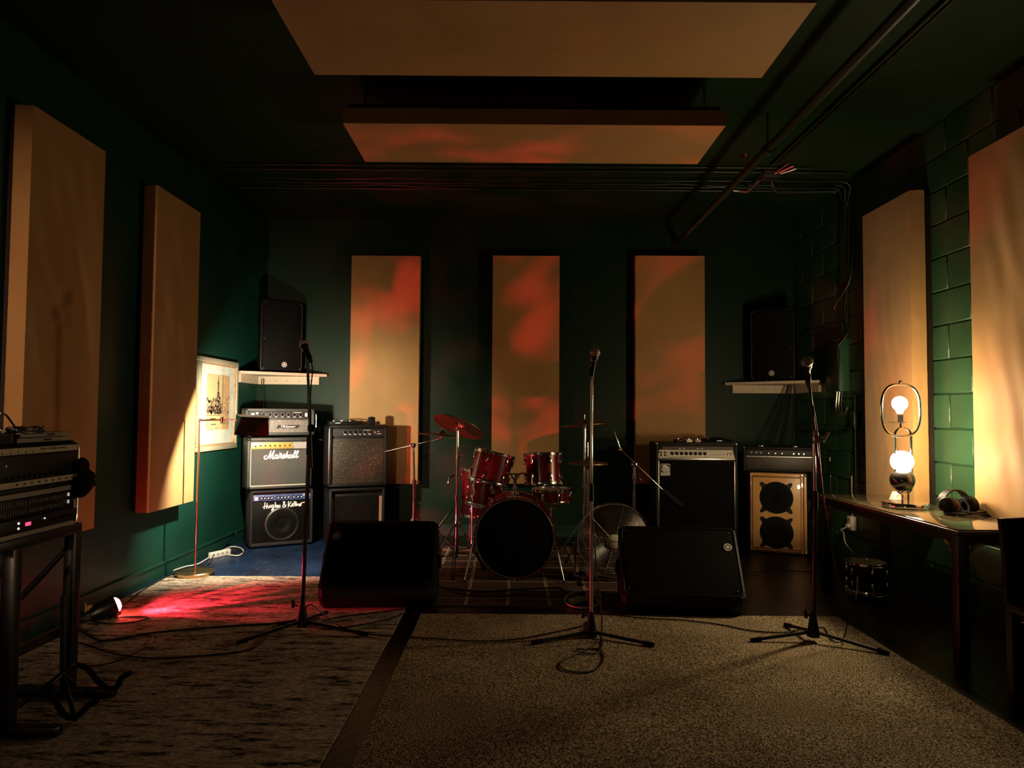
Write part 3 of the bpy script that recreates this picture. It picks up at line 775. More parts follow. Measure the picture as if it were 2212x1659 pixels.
def strokes(paths, sx, sy, r, ox, oz, y, skew=0.0):
    m = MB()
    for p_ in paths:
        pts = [V((ox + (q[0] + skew * q[1]) * sx, y, oz + q[1] * sy)) for q in p_]
        if len(pts) > 2: pts = catmull(pts, 4)
        m.tube(pts, r, 6)
    return m
def stack_pose(pxl, pyl, pxr, pyr):
    A = onz(pxl, pyl); B = onz(pxr, pyr); v = B - A; return A, B, math.atan2(v.y, v.x), v.length

# ---- left stack -------------------------------------------------
A, B, yaw, wid = stack_pose(539, 1187, 671, 1175)
yaw = math.radians(30); wid = .60
fx = V((math.cos(yaw), math.sin(yaw), 0)); bk = V((-math.sin(yaw), math.cos(yaw), 0))
def stack_loc(A, w, d, z, dx=0.0, dy=0.0): 
    c_ = A + fx * (w / 2 + dx) + bk * (d / 2 + dy); return (c_.x, c_.y, z)
# bottom combo
D1 = .27
hk = thing('guitar_amplifier', 'black combo amplifier with a blue knob strip and white script, bottom of the left stack', 'amplifier', stack_loc(A, .60, D1, 0), yaw, 'amplifiers stacked in the left corner')
H1 = .555
feet(hk, .60, D1); shell(hk, .60, D1, H1 - .016, MT['carpet_black'], .024, .03, .012, .016)
MB().box((0, -D1 / 2 + .02, .016 + (H1 - .016) / 2 - .04), (.55, .012, H1 - .155), None, .004).build('speaker_grille', MT['perf'], hk)
m = MB()
for r_ in (.148, .158): m.ring((-.0, -D1 / 2 + .012, .225), (0, 1, 0), r_, .0022, 40, 5)
m.build('speaker_rim', MT['steel'], hk)
MB().lathe([(.001, -.004), (.04, -.010), (.05, 0), (.11, .006), (.145, 0)], axis_mat((0, -D1 / 2 + .014, .225), (0, -1, 0)), 32).build('speaker_cone', MT['perf'], hk)
MB().box((0, -D1 / 2 + .008, H1 - .072), (.552, .016, .058), None, .003).build('control_panel', MT['blue_panel'], hk)
knobs(hk, [-.205, -.172, -.139, -.107, -.045, -.013, .019, .051, .102, .145, .178], -D1 / 2 - .0005, H1 - .072, .0115, .018, MT['black'], MT['white'])
MB().box((-.248, -D1 / 2 - .002, H1 - .075), (.03, .003, .03)).build('input_plate', MT['white'], hk)
MB().box((.218, -D1 / 2 - .002, H1 - .085), (.045, .003, .022)).build('sticker', MT['blue_sticker'], hk)
# handwriting: Hughes & Kettner
HK = [[(0, .35), (.45, .5), (1.3, .55)], [(.55, 1.55), (.45, .8), (.35, -.1)], [(1.05, 1.3), (.95, .7), (.9, -.05)],
      [(1.25, .75), (1.25, .25), (1.5, .15), (1.75, .8), (1.72, .3), (1.9, .2)],
      [(2.45, .75), (2.1, .75), (2.05, .3), (2.4, .25), (2.5, .75), (2.5, -.2), (2.35, -.6), (2.1, -.35), (2.6, .15)],
      [(2.95, 1.5), (2.85, .1), (2.95, .6), (3.2, .65), (3.2, .15), (3.45, .25), (3.65, .6), (3.45, .65), (3.45, .2), (3.75, .15), (4.05, .65), (4.0, .2), (3.8, .15)],
      [(5.45, .2), (4.85, 1.15), (5.0, 1.45), (5.2, 1.2), (4.75, .55), (4.85, .1), (5.2, .2), (5.5, .7)],
      [(6.05, 1.5), (6.0, .8), (6.05, .05)], [(6.75, 1.45), (6.3, .8), (6.1, .65), (6.5, .3), (6.8, .1)],
      [(6.9, .45), (7.15, .7), (6.95, .8), (6.85, .3), (7.2, .2)], [(7.45, 1.45), (7.4, .2)], [(7.8, 1.4), (7.75, .2)], [(7.25, .95), (8.05, 1.0)],
      [(8.0, .75), (8.0, .2), (8.15, .6), (8.35, .7), (8.4, .25)], [(8.55, .3), (8.75, .7), (8.9, .55), (8.6, .4), (8.7, .15), (9.0, .3)], [(9.1, .8), (9.1, .2)], [(9.05, .75), (9.3, .95), (10.1, 1.0)]]
strokes(HK, .0405, .040, .0048, -.185, H1 - .175, -D1 / 2 + .010).build('lettering', MT['white_print'], hk)
AT = [[(0, 0), (.5, 1), (.7, 0)], [(.2, .4), (.8, .5)], [(1.1, .9), (1.0, 0)], [(1.6, .9), (1.5, 0)], [(.9, .6), (1.9, .6)], [(2.0, .5), (1.9, 0), (2.3, 0), (2.3, .5)], [(2.5, .5), (2.9, 0)], [(2.9, .5), (2.5, 0)]]
strokes(AT, .024, .02, .002, .195, H1 - .066, -D1 / 2 - .0015).build('model_lettering', MT['white_print'], hk)
MB().box((0, -D1 / 2 + .006, .045), (.55, .006, .008)).build('trim_strip', MT['steel'], hk)
# middle combo
D2 = .27; Z2 = H1; H2 = .515
ms = thing('guitar_amplifier', 'grey combo amplifier with gold knob panel and white script, middle of the left stack', 'amplifier', stack_loc(A, .62, D2, Z2, -.04, 0.0), yaw, 'amplifiers stacked in the left corner')
feet(ms, .62, D2, .016); shell(ms, .62, D2, H2 - .016, MT['tolex_grey'], .035, .02, .012, .016)
MB().box((0, -D2 / 2 + .012, .016 + .205), (.55, .012, .345), None, .003).build('speaker_grille', MT['grille_grey'], ms)
m = MB()
m.ring((-.03, -D2 / 2 + .006, .185), (0, 1, 0), .15, .0015, 40, 5); m.build('speaker_outline', MT['grille_grey'], ms)
g = MB(); g.box((0, -D2 / 2 + .005, .048), (.555, .006, .008))
g.build('bottom_piping', MT['offwhite'], ms)
g = MB(); g.box((-.277, -D2 / 2 + .005, .235), (.006, .006, .38)); g.build('side_piping', MT['offwhite'], ms)
g = MB(); g.box((.277, -D2 / 2 + .005, .235), (.006, .006, .38)); g.build('side_piping', MT['offwhite'], ms)
MB().box((-.075, -D2 / 2 + .006, H2 - .078), (.405, .012, .064), None, .002).build('control_panel', MT['gold'], ms)
tp = MB(); vs = []; fs = []
for j in range(7):
    for i in range(19): vs.append((.128 + .15 * i / 18, -D2 / 2 - .003 - .004 * NZ.noise(V((i * .22, j * .9, 2))), H2 - .110 + .064 * j / 6))
for j in range(6):
    for i in range(18): a = j * 19 + i; fs.append((a, a + 1, a + 20, a + 19))
tp.add(vs, fs); tp.box((.203, -D2 / 2 + .007, H2 - .078), (.152, .012, .066)); tp.build('duct_tape', MT['tape'], ms)
knobs(ms, [-.19, -.146, -.102, -.056, -.01, .036, .082], -D2 / 2, H2 - .076, .011, .016, MT['gold'], MT['chrome'])
knobs(ms, [-.235], -D2 / 2, H2 - .084, .007, .006, MT['black'], None, 'input_jack')
MS = [[(.5, .55), (.25, .5), (0, .35), (.05, .02), (.35, -.1), (.7, .15), (1.15, .9), (1.4, 1.45)], [(1.4, 1.45), (1.2, .8), (1.15, -.05)], [(1.15, .0), (1.7, .9), (2.05, 1.5)], [(2.05, 1.5), (1.8, .7), (1.7, .05), (1.85, -.05), (2.05, .1)],
      [(2.75, .62), (2.35, .62), (2.15, .2), (2.35, -.02), (2.65, .25), (2.8, .65), (2.7, .1), (2.9, .0), (3.15, .3)],
      [(3.1, .2), (3.3, .8), (3.3, .98), (3.2, .9), (3.6, .75), (3.45, .2), (3.6, .0), (3.8, .2)],
      [(3.8, .2), (4.15, .8), (4.15, .3), (4.1, .0), (3.85, .05)], [(4.2, .1), (4.55, .7), (4.9, 1.25)], [(4.85, 1.2), (4.6, .6), (4.45, .0)], [(4.5, .2), (4.85, .6), (5.0, .5), (4.9, .1), (5.05, .05)],
      [(5.75, .62), (5.4, .6), (5.2, .2), (5.4, .02), (5.65, .25), (5.85, .65), (5.75, .1), (5.95, .1)],
      [(5.95, .15), (6.35, .7), (6.6, 1.2), (6.45, 1.3), (6.2, .6), (6.2, .1), (6.45, .1)], [(6.45, .15), (6.85, .7), (7.15, 1.2), (7.0, 1.3), (6.75, .6), (6.75, .1), (7.0, .15), (7.2, .4)]]
strokes(MS, .0455, .053, .0062, -.150, H2 - .205, -D2 / 2 + .006).build('lettering', MT['white_print'], ms)
corners(ms, .62, D2, H2 - .016, MT['black'], .04, .016)
# top head
D3 = .25; Z3 = Z2 + H2; H3 = .285
tr = thing('amplifier_head', 'silver sparkle amplifier head, topmost of the left stack', 'amplifier', stack_loc(A, .66, D3, Z3, -.062, .0), yaw, 'amplifiers stacked in the left corner')
feet(tr, .66, D3, .022); shell(tr, .66, D3, H3 - .022, MT['tolex_grey'], .028, .035, .008, .022)
MB().box((0, -D3 / 2 + .03, .022 + .088), (.60, .012, .125), None, .002).build('speaker_grille', MT['silver_sparkle'], tr)
MB().box((0, -D3 / 2 + .026, H3 - .062), (.60, .014, .058), None, .002).build('control_panel', MT['print_black'], tr)
for x in (-.16, -.101, -.042, .017, .076, .135, .194):
    kb = MB().cyl((x, -D3 / 2 + .02, H3 - .058), (x, -D3 / 2 + .003, H3 - .058), .0125, .010, 16).build('knob', MT['black'], tr)
    MB().cyl((x, -D3 / 2 + .003, H3 - .058), (x, -D3 / 2 + .0015, H3 - .058), .009, None, 14).build('cap', MT['chrome'], kb)
    dm = MB()
    for q in range(11):
        t = PI * (-.25 + 1.5 * q / 10); dm.box((x + .018 * math.cos(t), -D3 / 2 + .0185, H3 - .058 + .018 * math.sin(t)), (.0025, .001, .0025))
    dm.box((x, -D3 / 2 + .0185, H3 - .082), (.022, .001, .006)); dm.build('dial_marks', MT['white_print'], tr)
m = MB(); m.box((.165, -D3 / 2 + .0185, H3 - .0375), (.08, .001, .003)); m.build('panel_line', MT['white_print'], tr)
m = MB(); m.box((.25, -D3 / 2 + .0185, H3 - .06), (.022, .004, .036)); m.build('switch_plate', MT['white_print'], tr)
m = MB(); m.box((-.262, -D3 / 2 + .0185, H3 - .064), (.026, .003, .036)); m.build('input_plate', MT['white_print'], tr)
m = MB(); m.box((-.222, -D3 / 2 + .0185, H3 - .048), (.022, .003, .018)); m.build('input_plate', MT['white_print'], tr)
m = MB(); m.prism([(-.105, -.017), (.105, -.017), (.125, .017), (-.092, .017)], 0, .003, face_at(.068, -D3 / 2 + .0235, .022 + .085)); bd = m.build('badge', MT['print_black'], tr)
tx = text_mb('TRAynor', .033, .35, .001, 1.18); tx2 = MB(); tx2.add(tx.v, tx.f, face_at(.07, -D3 / 2 + .0195, .022 + .085)); tx2.build('lettering', MT['white_print'], bd, smooth=False)
for x in (.335,):
    MB().tube([V((x, -.08, H3 - .05)), V((x + .022, -.08, H3 - .055)), V((x + .022, -.08, .09)), V((x, -.08, .085))], .006, 8, False, None, 4).build('side_handle', MT['chrome'], tr)
MB().tube([V((-.25, -D3 / 2 - .004, H3 - .06)), V((-.2, -D3 / 2 - .02, H3 - .07)), V((-.15, -D3 / 2 - .022, H3 - .11)), V((-.125, -D3 / 2 - .014, H3 - .125)), V((-.135, -D3 / 2 - .008, H3 - .09)), V((-.21, -D3 / 2 - .006, H3 - .055))], .0028, 6, False, None, 5).build('patch_cable', MT['cable'], tr)

# ---- second stack ----------------------------------------------
yaw2 = math.radians(25)
A2 = at(707, 1180, 7.0); A2.z = 0
fx = V((math.cos(yaw2), math.sin(yaw2), 0)); bk = V((-math.sin(yaw2), math.cos(yaw2), 0))
Dc = .30; Hc = .57
cb_ = thing('speaker_cabinet', 'black open front cabinet with tan side strips under the brown sparkle amplifier', 'speaker', stack_loc(A2, .56, Dc, 0, .012), yaw2)
feet(cb_, .56, Dc); shell(cb_, .56, Dc, Hc - .018, MT['tolex'], .03, .05, .012, .018)
MB().box((0, -Dc / 2 + .045, .018 + .25), (.44, .01, .44)).build('speaker_grille', MT['grille_black'], cb_)
m = MB(); m.ring((0, -Dc / 2 + .037, .26), (0, 1, 0), .15, .003, 36, 5); m.build('speaker_rim', MT['black_metal'], cb_)
MB().box((-.243, -Dc / 2 + .035, .018 + .25), (.018, .014, .42)).build('side_strip', MT['strip_wood'], cb_)
MB().box((.243, -Dc / 2 + .035, .018 + .25), (.034, .014, .42)).build('side_strip', MT['strip_wood'], cb_)
Hs = .625
sp = thing('guitar_amplifier', 'brown sparkle combo amplifier on the black cabinet beside the left stack', 'amplifier', stack_loc(A2, .585, Dc, Hc), yaw2)
feet(sp, .585, Dc, .014); shell(sp, .585, Dc, Hs - .014, MT['tolex'], .03, .035, .012, .014)
MB().box((0, -Dc / 2 + .028, .014 + .25), (.525, .014, .455), None, .002).build('speaker_grille', MT['brown_sparkle'], sp)
MB().box((0, -Dc / 2 + .026, Hs - .075), (.525, .014, .075), None, .002).build('control_panel', MT['print_black'], sp)
for x in (-.135, -.085, -.035, .015, .062, .112):
    kb = MB().cyl((x, -Dc / 2 + .02, Hs - .07), (x, -Dc / 2 + .004, Hs - .07), .013, .011, 16).build('knob', MT['black'], sp)
    dm = MB()
    for q in range(9):
        t = PI * (.9 + 1.2 * q / 8); dm.box((x + .018 * math.cos(t), -Dc / 2 + .0185, Hs - .07 + .018 * math.sin(t)), (.003, .001, .003))
    dm.box((x, -Dc / 2 + .0185, Hs - .093), (.02, .001, .004)); dm.build('dial_marks', MT['white_print'], sp)
for x in (-.235, -.21, -.186):
    m = MB(); m.ring((x, -Dc / 2 + .017, Hs - .073), (0, 1, 0), .007, .002, 16, 5); m.build('input_jack', MT['chrome'], sp)
m = MB(); m.tube([V((.05, -Dc / 2 + .0182, Hs - .056)), V((.055, -Dc / 2 + .0182, Hs - .05)), V((.12, -Dc / 2 + .0182, Hs - .05)), V((.125, -Dc / 2 + .0182, Hs - .056))], .0018, 5); m.build('panel_line', MT['white_print'], sp)
m = MB()
for q, (x, z) in enumerate(((.165, 0), (.168, -.012), (.2, .004), (.195, -.02), (.21, -.02), (.222, -.02))): m.box((x, -Dc / 2 + .0182, Hs - .068 + z), (.012, .002, .004))
m.build('panel_print', MT['white_print'], sp)
MB().b2((-.295, -Dc / 2 - .001, .05), (-.285, -Dc / 2 + .02, Hs - .03), None, .004).build('edge_trim', MT['steel'], sp)
# things on top of it
q = V(stack_loc(A2, .585, Dc, Hc + Hs))
pb = thing('effects_pedal', 'low black pedal unit on the brown sparkle amplifier', 'pedal', (q.x - .12, q.y - .03, q.z), yaw2)
MB().box((0, 0, .018), (.30, .15, .036), None, .008).build('body', MT['black'], pb)
for x in (-.1, -.02, .06): MB().cyl((x, -.03, .036), (x, -.03, .046), .012).build('footswitch', MT['chrome'], pb)
MB().box((-.07, -.0755, .02), (.05, .002, .006)).build('print', MT['white_print'], pb)
MB().tube([V((-.13, .02, .03)), V((-.05, .03, .055)), V((.05, .0, .05)), V((.15, .03, .04)), V((.2, .0, .006)), V((.24, -.05, .006))], .005, 6, False, None, 5).build('cable', MT['cable'], pb)
bx = thing('small_pedal', 'small upright black box on top of the brown sparkle amplifier', 'pedal', (q.x + .155, q.y + .03, q.z), yaw2)
MB().box((0, 0, .041), (.068, .045, .082), None, .008).build('body', MT['black'], bx)
MB().cyl((0, -.0, .082), (0, 0, .088), .012).build('knob', MT['black_metal'], bx)

# ---- tall black bass amplifier -----------------------------------
C0 = onz(1424, 1190); C1 = onz(1593, 1188)
yawA = math.radians(-2); WA = .785; DA = .36; HA = 1.055
cx_ = at(1507, 1189, 6.83)
am_ = thing('bass_amplifier', 'tall black amplifier with a silver knob panel and silver side trim', 'amplifier', (cx_.x, 6.83 + DA / 2, 0), yawA)
for sx in (-1, 1):
    for sy in (-1, 1):
        cs = MB().cyl((sx * .31 - .012, sy * .12, .024), (sx * .31 + .012, sy * .12, .024), .024, None, 16).build('caster', MT['black_matte'], am_)
        MB().box((sx * .31, sy * .12, .051), (.05, .05, .006)).build('plate', MT['steel'], cs)
shell(am_, WA, DA, HA - .05, MT['tolex'], .03, .03, .014, .05)
MB().box((0, -DA / 2 + .022, .05 + .43), (.715, .014, .80), None, .003).build('speaker_grille', MT['grille_black'], am_)
for sx in (-1, 1): MB().box((sx * .361, -DA / 2 + .006, .05 + .43), (.008, .012, .80), None, .002).build('side_trim', MT['steel'], am_)
MB().box((0, -DA / 2 + .004, HA - .158), (.735, .014, .016), None, .003).build('panel_trim', MT['steel'], am_)
pn = MB(); pn.add([(-.365, -DA / 2 + .004, HA - .148), (.365, -DA / 2 + .004, HA - .148), (.352, -DA / 2 + .028, HA - .072), (-.352, -DA / 2 + .028, HA - .072), (-.365, -DA / 2 + .04, HA - .148), (.365, -DA / 2 + .04, HA - .148), (.352, -DA / 2 + .04, HA - .072), (-.352, -DA / 2 + .04, HA - .072)], [(0,1,2,3),(5,4,7,6),(0,4,5,1),(3,2,6,7),(0,3,7,4),(1,5,6,2)])
pn.build('control_panel', MT['silver_panel'], am_, smooth=False)
PT = M.Translation((0, -DA / 2 + .0145, HA - .112)) @ M.Rotation(-math.atan2(.024, .076), 4, 'X')
def onp(x, z, dep=0): return PT @ V((x, -dep, z))
for i in range(8):
    x = -.228 + i * .0445
    kb = MB().cyl(onp(x, .006, -.002), onp(x, .006, .012), .0165, .015, 16).cyl(onp(x, .006, .012), onp(x, .006, .02), .010, .009, 14).build('knob', MT['black'], am_)
    MB().box((0, 0, 0), (.002, .001, .009), M.Translation(onp(x, .012, .0205))).build('pointer', MT['white_print'], kb)
    MB().box((0, 0, 0), (.018, .001, .003), M.Translation(onp(x, -.022, .0008))).build('print', MT['print_black'], am_)
for x in (-.335, -.298):
    for z in (.014, -.012): MB().cyl(onp(x, z, -.002), onp(x, z, .006), .009, .008, 14).build('input_jack', MT['black'], am_)
def outline(x0, x1, z0, z1, nm='panel_outline'):
    m = MB(); ps = [onp(x0, z0, .0005), onp(x1, z0, .0005), onp(x1, z1, .0005), onp(x0, z1, .0005)]; m.tube(ps, .0012, 4, True); m.build(nm, MT['print_black'], am_)
outline(-.352, -.28, -.028, .028); outline(-.26, .125, -.03, .026); outline(.135, .268, .004, .026); outline(.135, .268, -.03, -.006); outline(.29, .352, -.028, .024)
for x in (.306, .338): 
    w_sw = MB().box((0, 0, 0), (.021, .004, .032), M.Translation(onp(x, -.002, .001))).build('power_switch', MT['black'], am_); MB().box((0, 0, 0), (.012, .006, .02), M.Translation(onp(x, -.002, .003))).build('rocker', MT['silver_panel'], w_sw)
for x in (-.155, -.115, .015, .055): MB().box((x, -DA / 2 + .024, HA - .058), (.02, .012, .008), None, .002).build('rocker_switch', MT['white'], am_)
MB().box((.02, -DA / 2 + .03, HA - .055), (.68, .012, .03)).build('switch_rail', MT['jbrown'], am_)
lg = MB(); lg.box((-.296, -DA / 2 + .013, HA - .262), (.09, .006, .112), None, .001); lgo = lg.build('badge', MT['white_print'], am_)
m = MB(); m.box((-.296, -DA / 2 + .0095, HA - .25), (.082, .002, .078)); m.build('badge_field', MT['print_black'], lgo)
def ann(r0, r1, a0, a1, n, mt):
    m = MB(); vs = []; fs = []
    for i in range(n + 1):
        t = a0 + (a1 - a0) * i / n
        for r_ in (r0, r1):
            for z in (0, .0015): vs.append((r_ * math.cos(t), r_ * math.sin(t), z))
    for i in range(n):
        a = i * 4; fs += [(a, a + 4, a + 5, a + 1), (a + 2, a + 3, a + 7, a + 6), (a + 1, a + 5, a + 7, a + 3), (a, a + 2, a + 6, a + 4)]
    fs += [(0, 1, 3, 2), (n * 4, n * 4 + 2, n * 4 + 3, n * 4 + 1)]
    return m.add(vs, fs, mt)
fm = face_at(-.302, -DA / 2 + .0083, HA - .258)
m = MB(); m.cyl((0, 0, 0), (0, 0, .0015), .009, None, 20, True, fm); m.v += []; a_m = ann(.015, .0255, 0, 2 * PI, 28, fm); m.add(a_m.v, a_m.f)
a_m = ann(.029, .041, 0, 2.2, 16, fm); m.add(a_m.v, a_m.f); m.b2((.029, -.028, 0), (.041, .002, .0015), fm); m.b2((.0235, -.028, 0), (.041, -.018, .0015), fm); m.build('badge_letter', MT['white_print'], lgo, smooth=False)
tx = text_mb('ampeg', .026, 0, .0008, 1.15); t2 = MB(); t2.add(tx.v, tx.f, face_at(-.296, -DA / 2 + .0092, HA - .303)); t2.build('lettering', MT['print_black'], lgo, smooth=False)
corners(am_, WA, DA, HA - .05, MT['chrome'], .03, .05)
# gear lying on top of it
fp = thing('pedal_bag', 'flat black pouch lying on the tall black amplifier', 'bag', (cx_.x + .21, 6.99, HA), -.1)
m = MB(); vs = []; fs = []
for j in range(9):
    for i in range(15):
        u = i / 14 * 2 - 1; v_ = j / 8 * 2 - 1; e = (1 - u ** 4) * (1 - v_ ** 4)
        vs.append((u * .19, v_ * .10, .004 + .05 * e * (.75 + .4 * NZ.noise(V((u * 2, v_ * 2, 3))))))
for j in range(8):
    for i in range(14): a = j * 15 + i; fs.append((a, a + 1, a + 16, a + 15))
rim = [i for i in range(15)] + [j * 15 + 14 for j in range(1, 9)] + [8 * 15 + i for i in range(13, -1, -1)] + [j * 15 for j in range(7, 0, -1)]
o_ = len(vs); vs += [(vs[i][0], vs[i][1], 0) for i in rim]; K = len(rim); fs += [(rim[k_], o_ + k_, o_ + (k_ + 1) % K, rim[(k_ + 1) % K]) for k_ in range(K)]; fs.append(tuple(o_ + k_ for k_ in reversed(range(K))))
m.add(vs, fs).build('pouch', MT['black'], fp); MB().box((.03, -.098, .018), (.05, .006, .008)).build('zip_pull', MT['chrome'], fp)
for i_, (dx, c_, lab) in enumerate(((-.16, 'black', 'small dark pedal on the left of the tall black amplifier'), (-.06, 'offwhite', 'small cream pedal in the middle of the tall black amplifier'), (.02, 'cardboard', 'small tan pedal beside the black pouch on the tall amplifier'))):
    pd = thing('effects_pedal', lab, 'pedal', (cx_.x + dx, 6.95, HA), .1 * i_, 'pedals on the tall black amplifier')
    MB().box((0, 0, .014), (.06, .10, .028), None, .006).build('body', MT[c_], pd)
    MB().cyl((0, -.03, .028), (0, -.03, .038), .009).build('footswitch', MT['chrome'], pd)
tag(MB().tube([V((cx_.x - .15, 6.93, HA + .02)), V((cx_.x - .08, 6.9, HA + .05)), V((cx_.x, 6.92, HA + .035)), V((cx_.x + .06, 6.9, HA + .065)), V((cx_.x + .13, 6.9, HA + .03)), V((cx_.x + .16, 6.88, HA + .005))], .005, 6, False, None, 6).build('patch_cable', MT['cable']), 'black looped patch cable on top of the tall black amplifier', 'cable')

# ---- wooden cabinet and head --------------------------------------
yawC = math.radians(-23); WC, DC, HC = .515, .30, .765
pc = at(1686, 1187, 6.82)
wc = thing('speaker_cabinet', 'honey wood cabinet with two round black speakers', 'speaker', (pc.x + .04, 6.82 + DC / 2, 0), yawC)
feet(wc, WC, DC, .012)
MB().box((0, .008, .012 + (HC - .012) / 2), (WC, DC - .016, HC - .012), None, .006).build('cabinet', MT['maple'], wc)
MB().box((-.012, -DC / 2 + .006, .012 + (HC - .012) / 2), (WC - .085, .016, HC - .09), None, .004).build('baffle', MT['maple'], wc)
for x in (-WC / 2 + .014, WC / 2 - .05, WC / 2 - .022): MB().box((x, -DC / 2 + .004, .012 + (HC - .012) / 2), (.012, .018, HC - .03), None, .005).build('moulding', MT['maple_edge'], wc)
for z in (.035, HC - .03): MB().box((-.012, -DC / 2 + .004, z), (WC - .09, .018, .012), None, .005).build('moulding', MT['maple_edge'], wc)
for z in (.205, .535):
    s_ = MB().lathe([(.001, .004), (.06, .016), (.11, .016), (.145, .010), (.152, .0), (.152, -.004), (.001, -.004)], axis_mat((-.012, -DC / 2 - .003, z), (0, -1, 0)), 36).build('speaker', MT['black_matte'], wc)
    gr = MB()
    for r_ in [.012 + .0125 * q for q in range(11)]:
        hh = .016 if r_ < .11 else .016 - (r_ - .11) / .042 * .016
        gr.ring((-.012, -DC / 2 - .006 - hh, z), (0, 1, 0), r_, .0022, 32, 4)
    for q in range(12):
        t = 2 * PI * q / 12; gr.tube([V((-.012 + r_ * math.cos(t), -DC / 2 - .007 - (.016 if r_ < .11 else .006), z + r_ * math.sin(t))) for r_ in (.012, .11, .145)], .0018, 4)
    gr.build('grille_wires', MT['black_metal'], s_)
    for q in range(4):
        t = PI / 4 + q * PI / 2; c_, s2 = math.cos(t), math.sin(t)
        tb_ = MB(); T_ = M.Translation((-.012, -DC / 2 - .003, z)) @ UP @ M.Rotation(t, 4, 'Z')
        pol = [(.135, -.035), (.165, -.020), (.185, -.017), (.197, -.010), (.2, 0), (.197, .010), (.185, .017), (.165, .020), (.135, .035)]
        tb_.prism(pol, 0, .008, T_); tb_.build('mounting_tab', MT['black_metal'], s_)
corners(wc, WC, DC, HC - .012, MT['chrome'], .026, .012)
MB().tube([V((WC / 2, -.02, .5)), V((WC / 2 + .02, -.02, .495)), V((WC / 2 + .02, -.02, .41)), V((WC / 2, -.02, .405))], .008, 8).build('side_handle', MT['black_metal'], wc)
WH, DH, HH = .655, .24, .25
hdn = thing('amplifier_head', 'dark brown sparkle amplifier head on the honey wood cabinet', 'amplifier', (pc.x + .045, 6.82 + DC / 2 + .02, HC), yawC * .7)
feet(hdn, WH, DH, .014); shell(hdn, WH, DH, HH - .014, MT['tolex'], .024, .03, .01, .014)
MB().box((0, -DH / 2 + .022, .014 + .085), (.60, .012, .135), None, .002).build('speaker_grille', MT['dark_sparkle'], hdn)
MB().box((0, -DH / 2 + .022, HH - .06), (.60, .014, .06), None, .002).build('control_panel', MT['print_black'], hdn)
MB().box((0, -DH / 2 + .014, HH - .093), (.60, .006, .005)).build('panel_trim', MT['steel'], hdn)
knobs(hdn, [-.09, -.03, .03, .135, .18, .225], -DH / 2 + .016, HH - .06, .012, .016, MT['black'], MT['steel'])
knobs(hdn, [-.25, -.205, -.162], -DH / 2 + .016, HH - .056, .009, .008, MT['chrome_dull'], MT['black'], 'input_jack')
hm = MB(); hm.tube([V((-.16, 0, HH - .004)), V((-.14, 0, HH + .014)), V((.14, 0, HH + .014)), V((.16, 0, HH - .004))], .009, 8, False, None, 4); hm.build('handle', MT['black_matte'], hdn)
for x in (-.16, .16): MB().box((x, 0, HH + .004), (.05, .03, .012), None, .003).build('handle_cap', MT['chrome'], hdn)
corners(hdn, WH, DH, HH - .014, MT['chrome'], .022, .014)
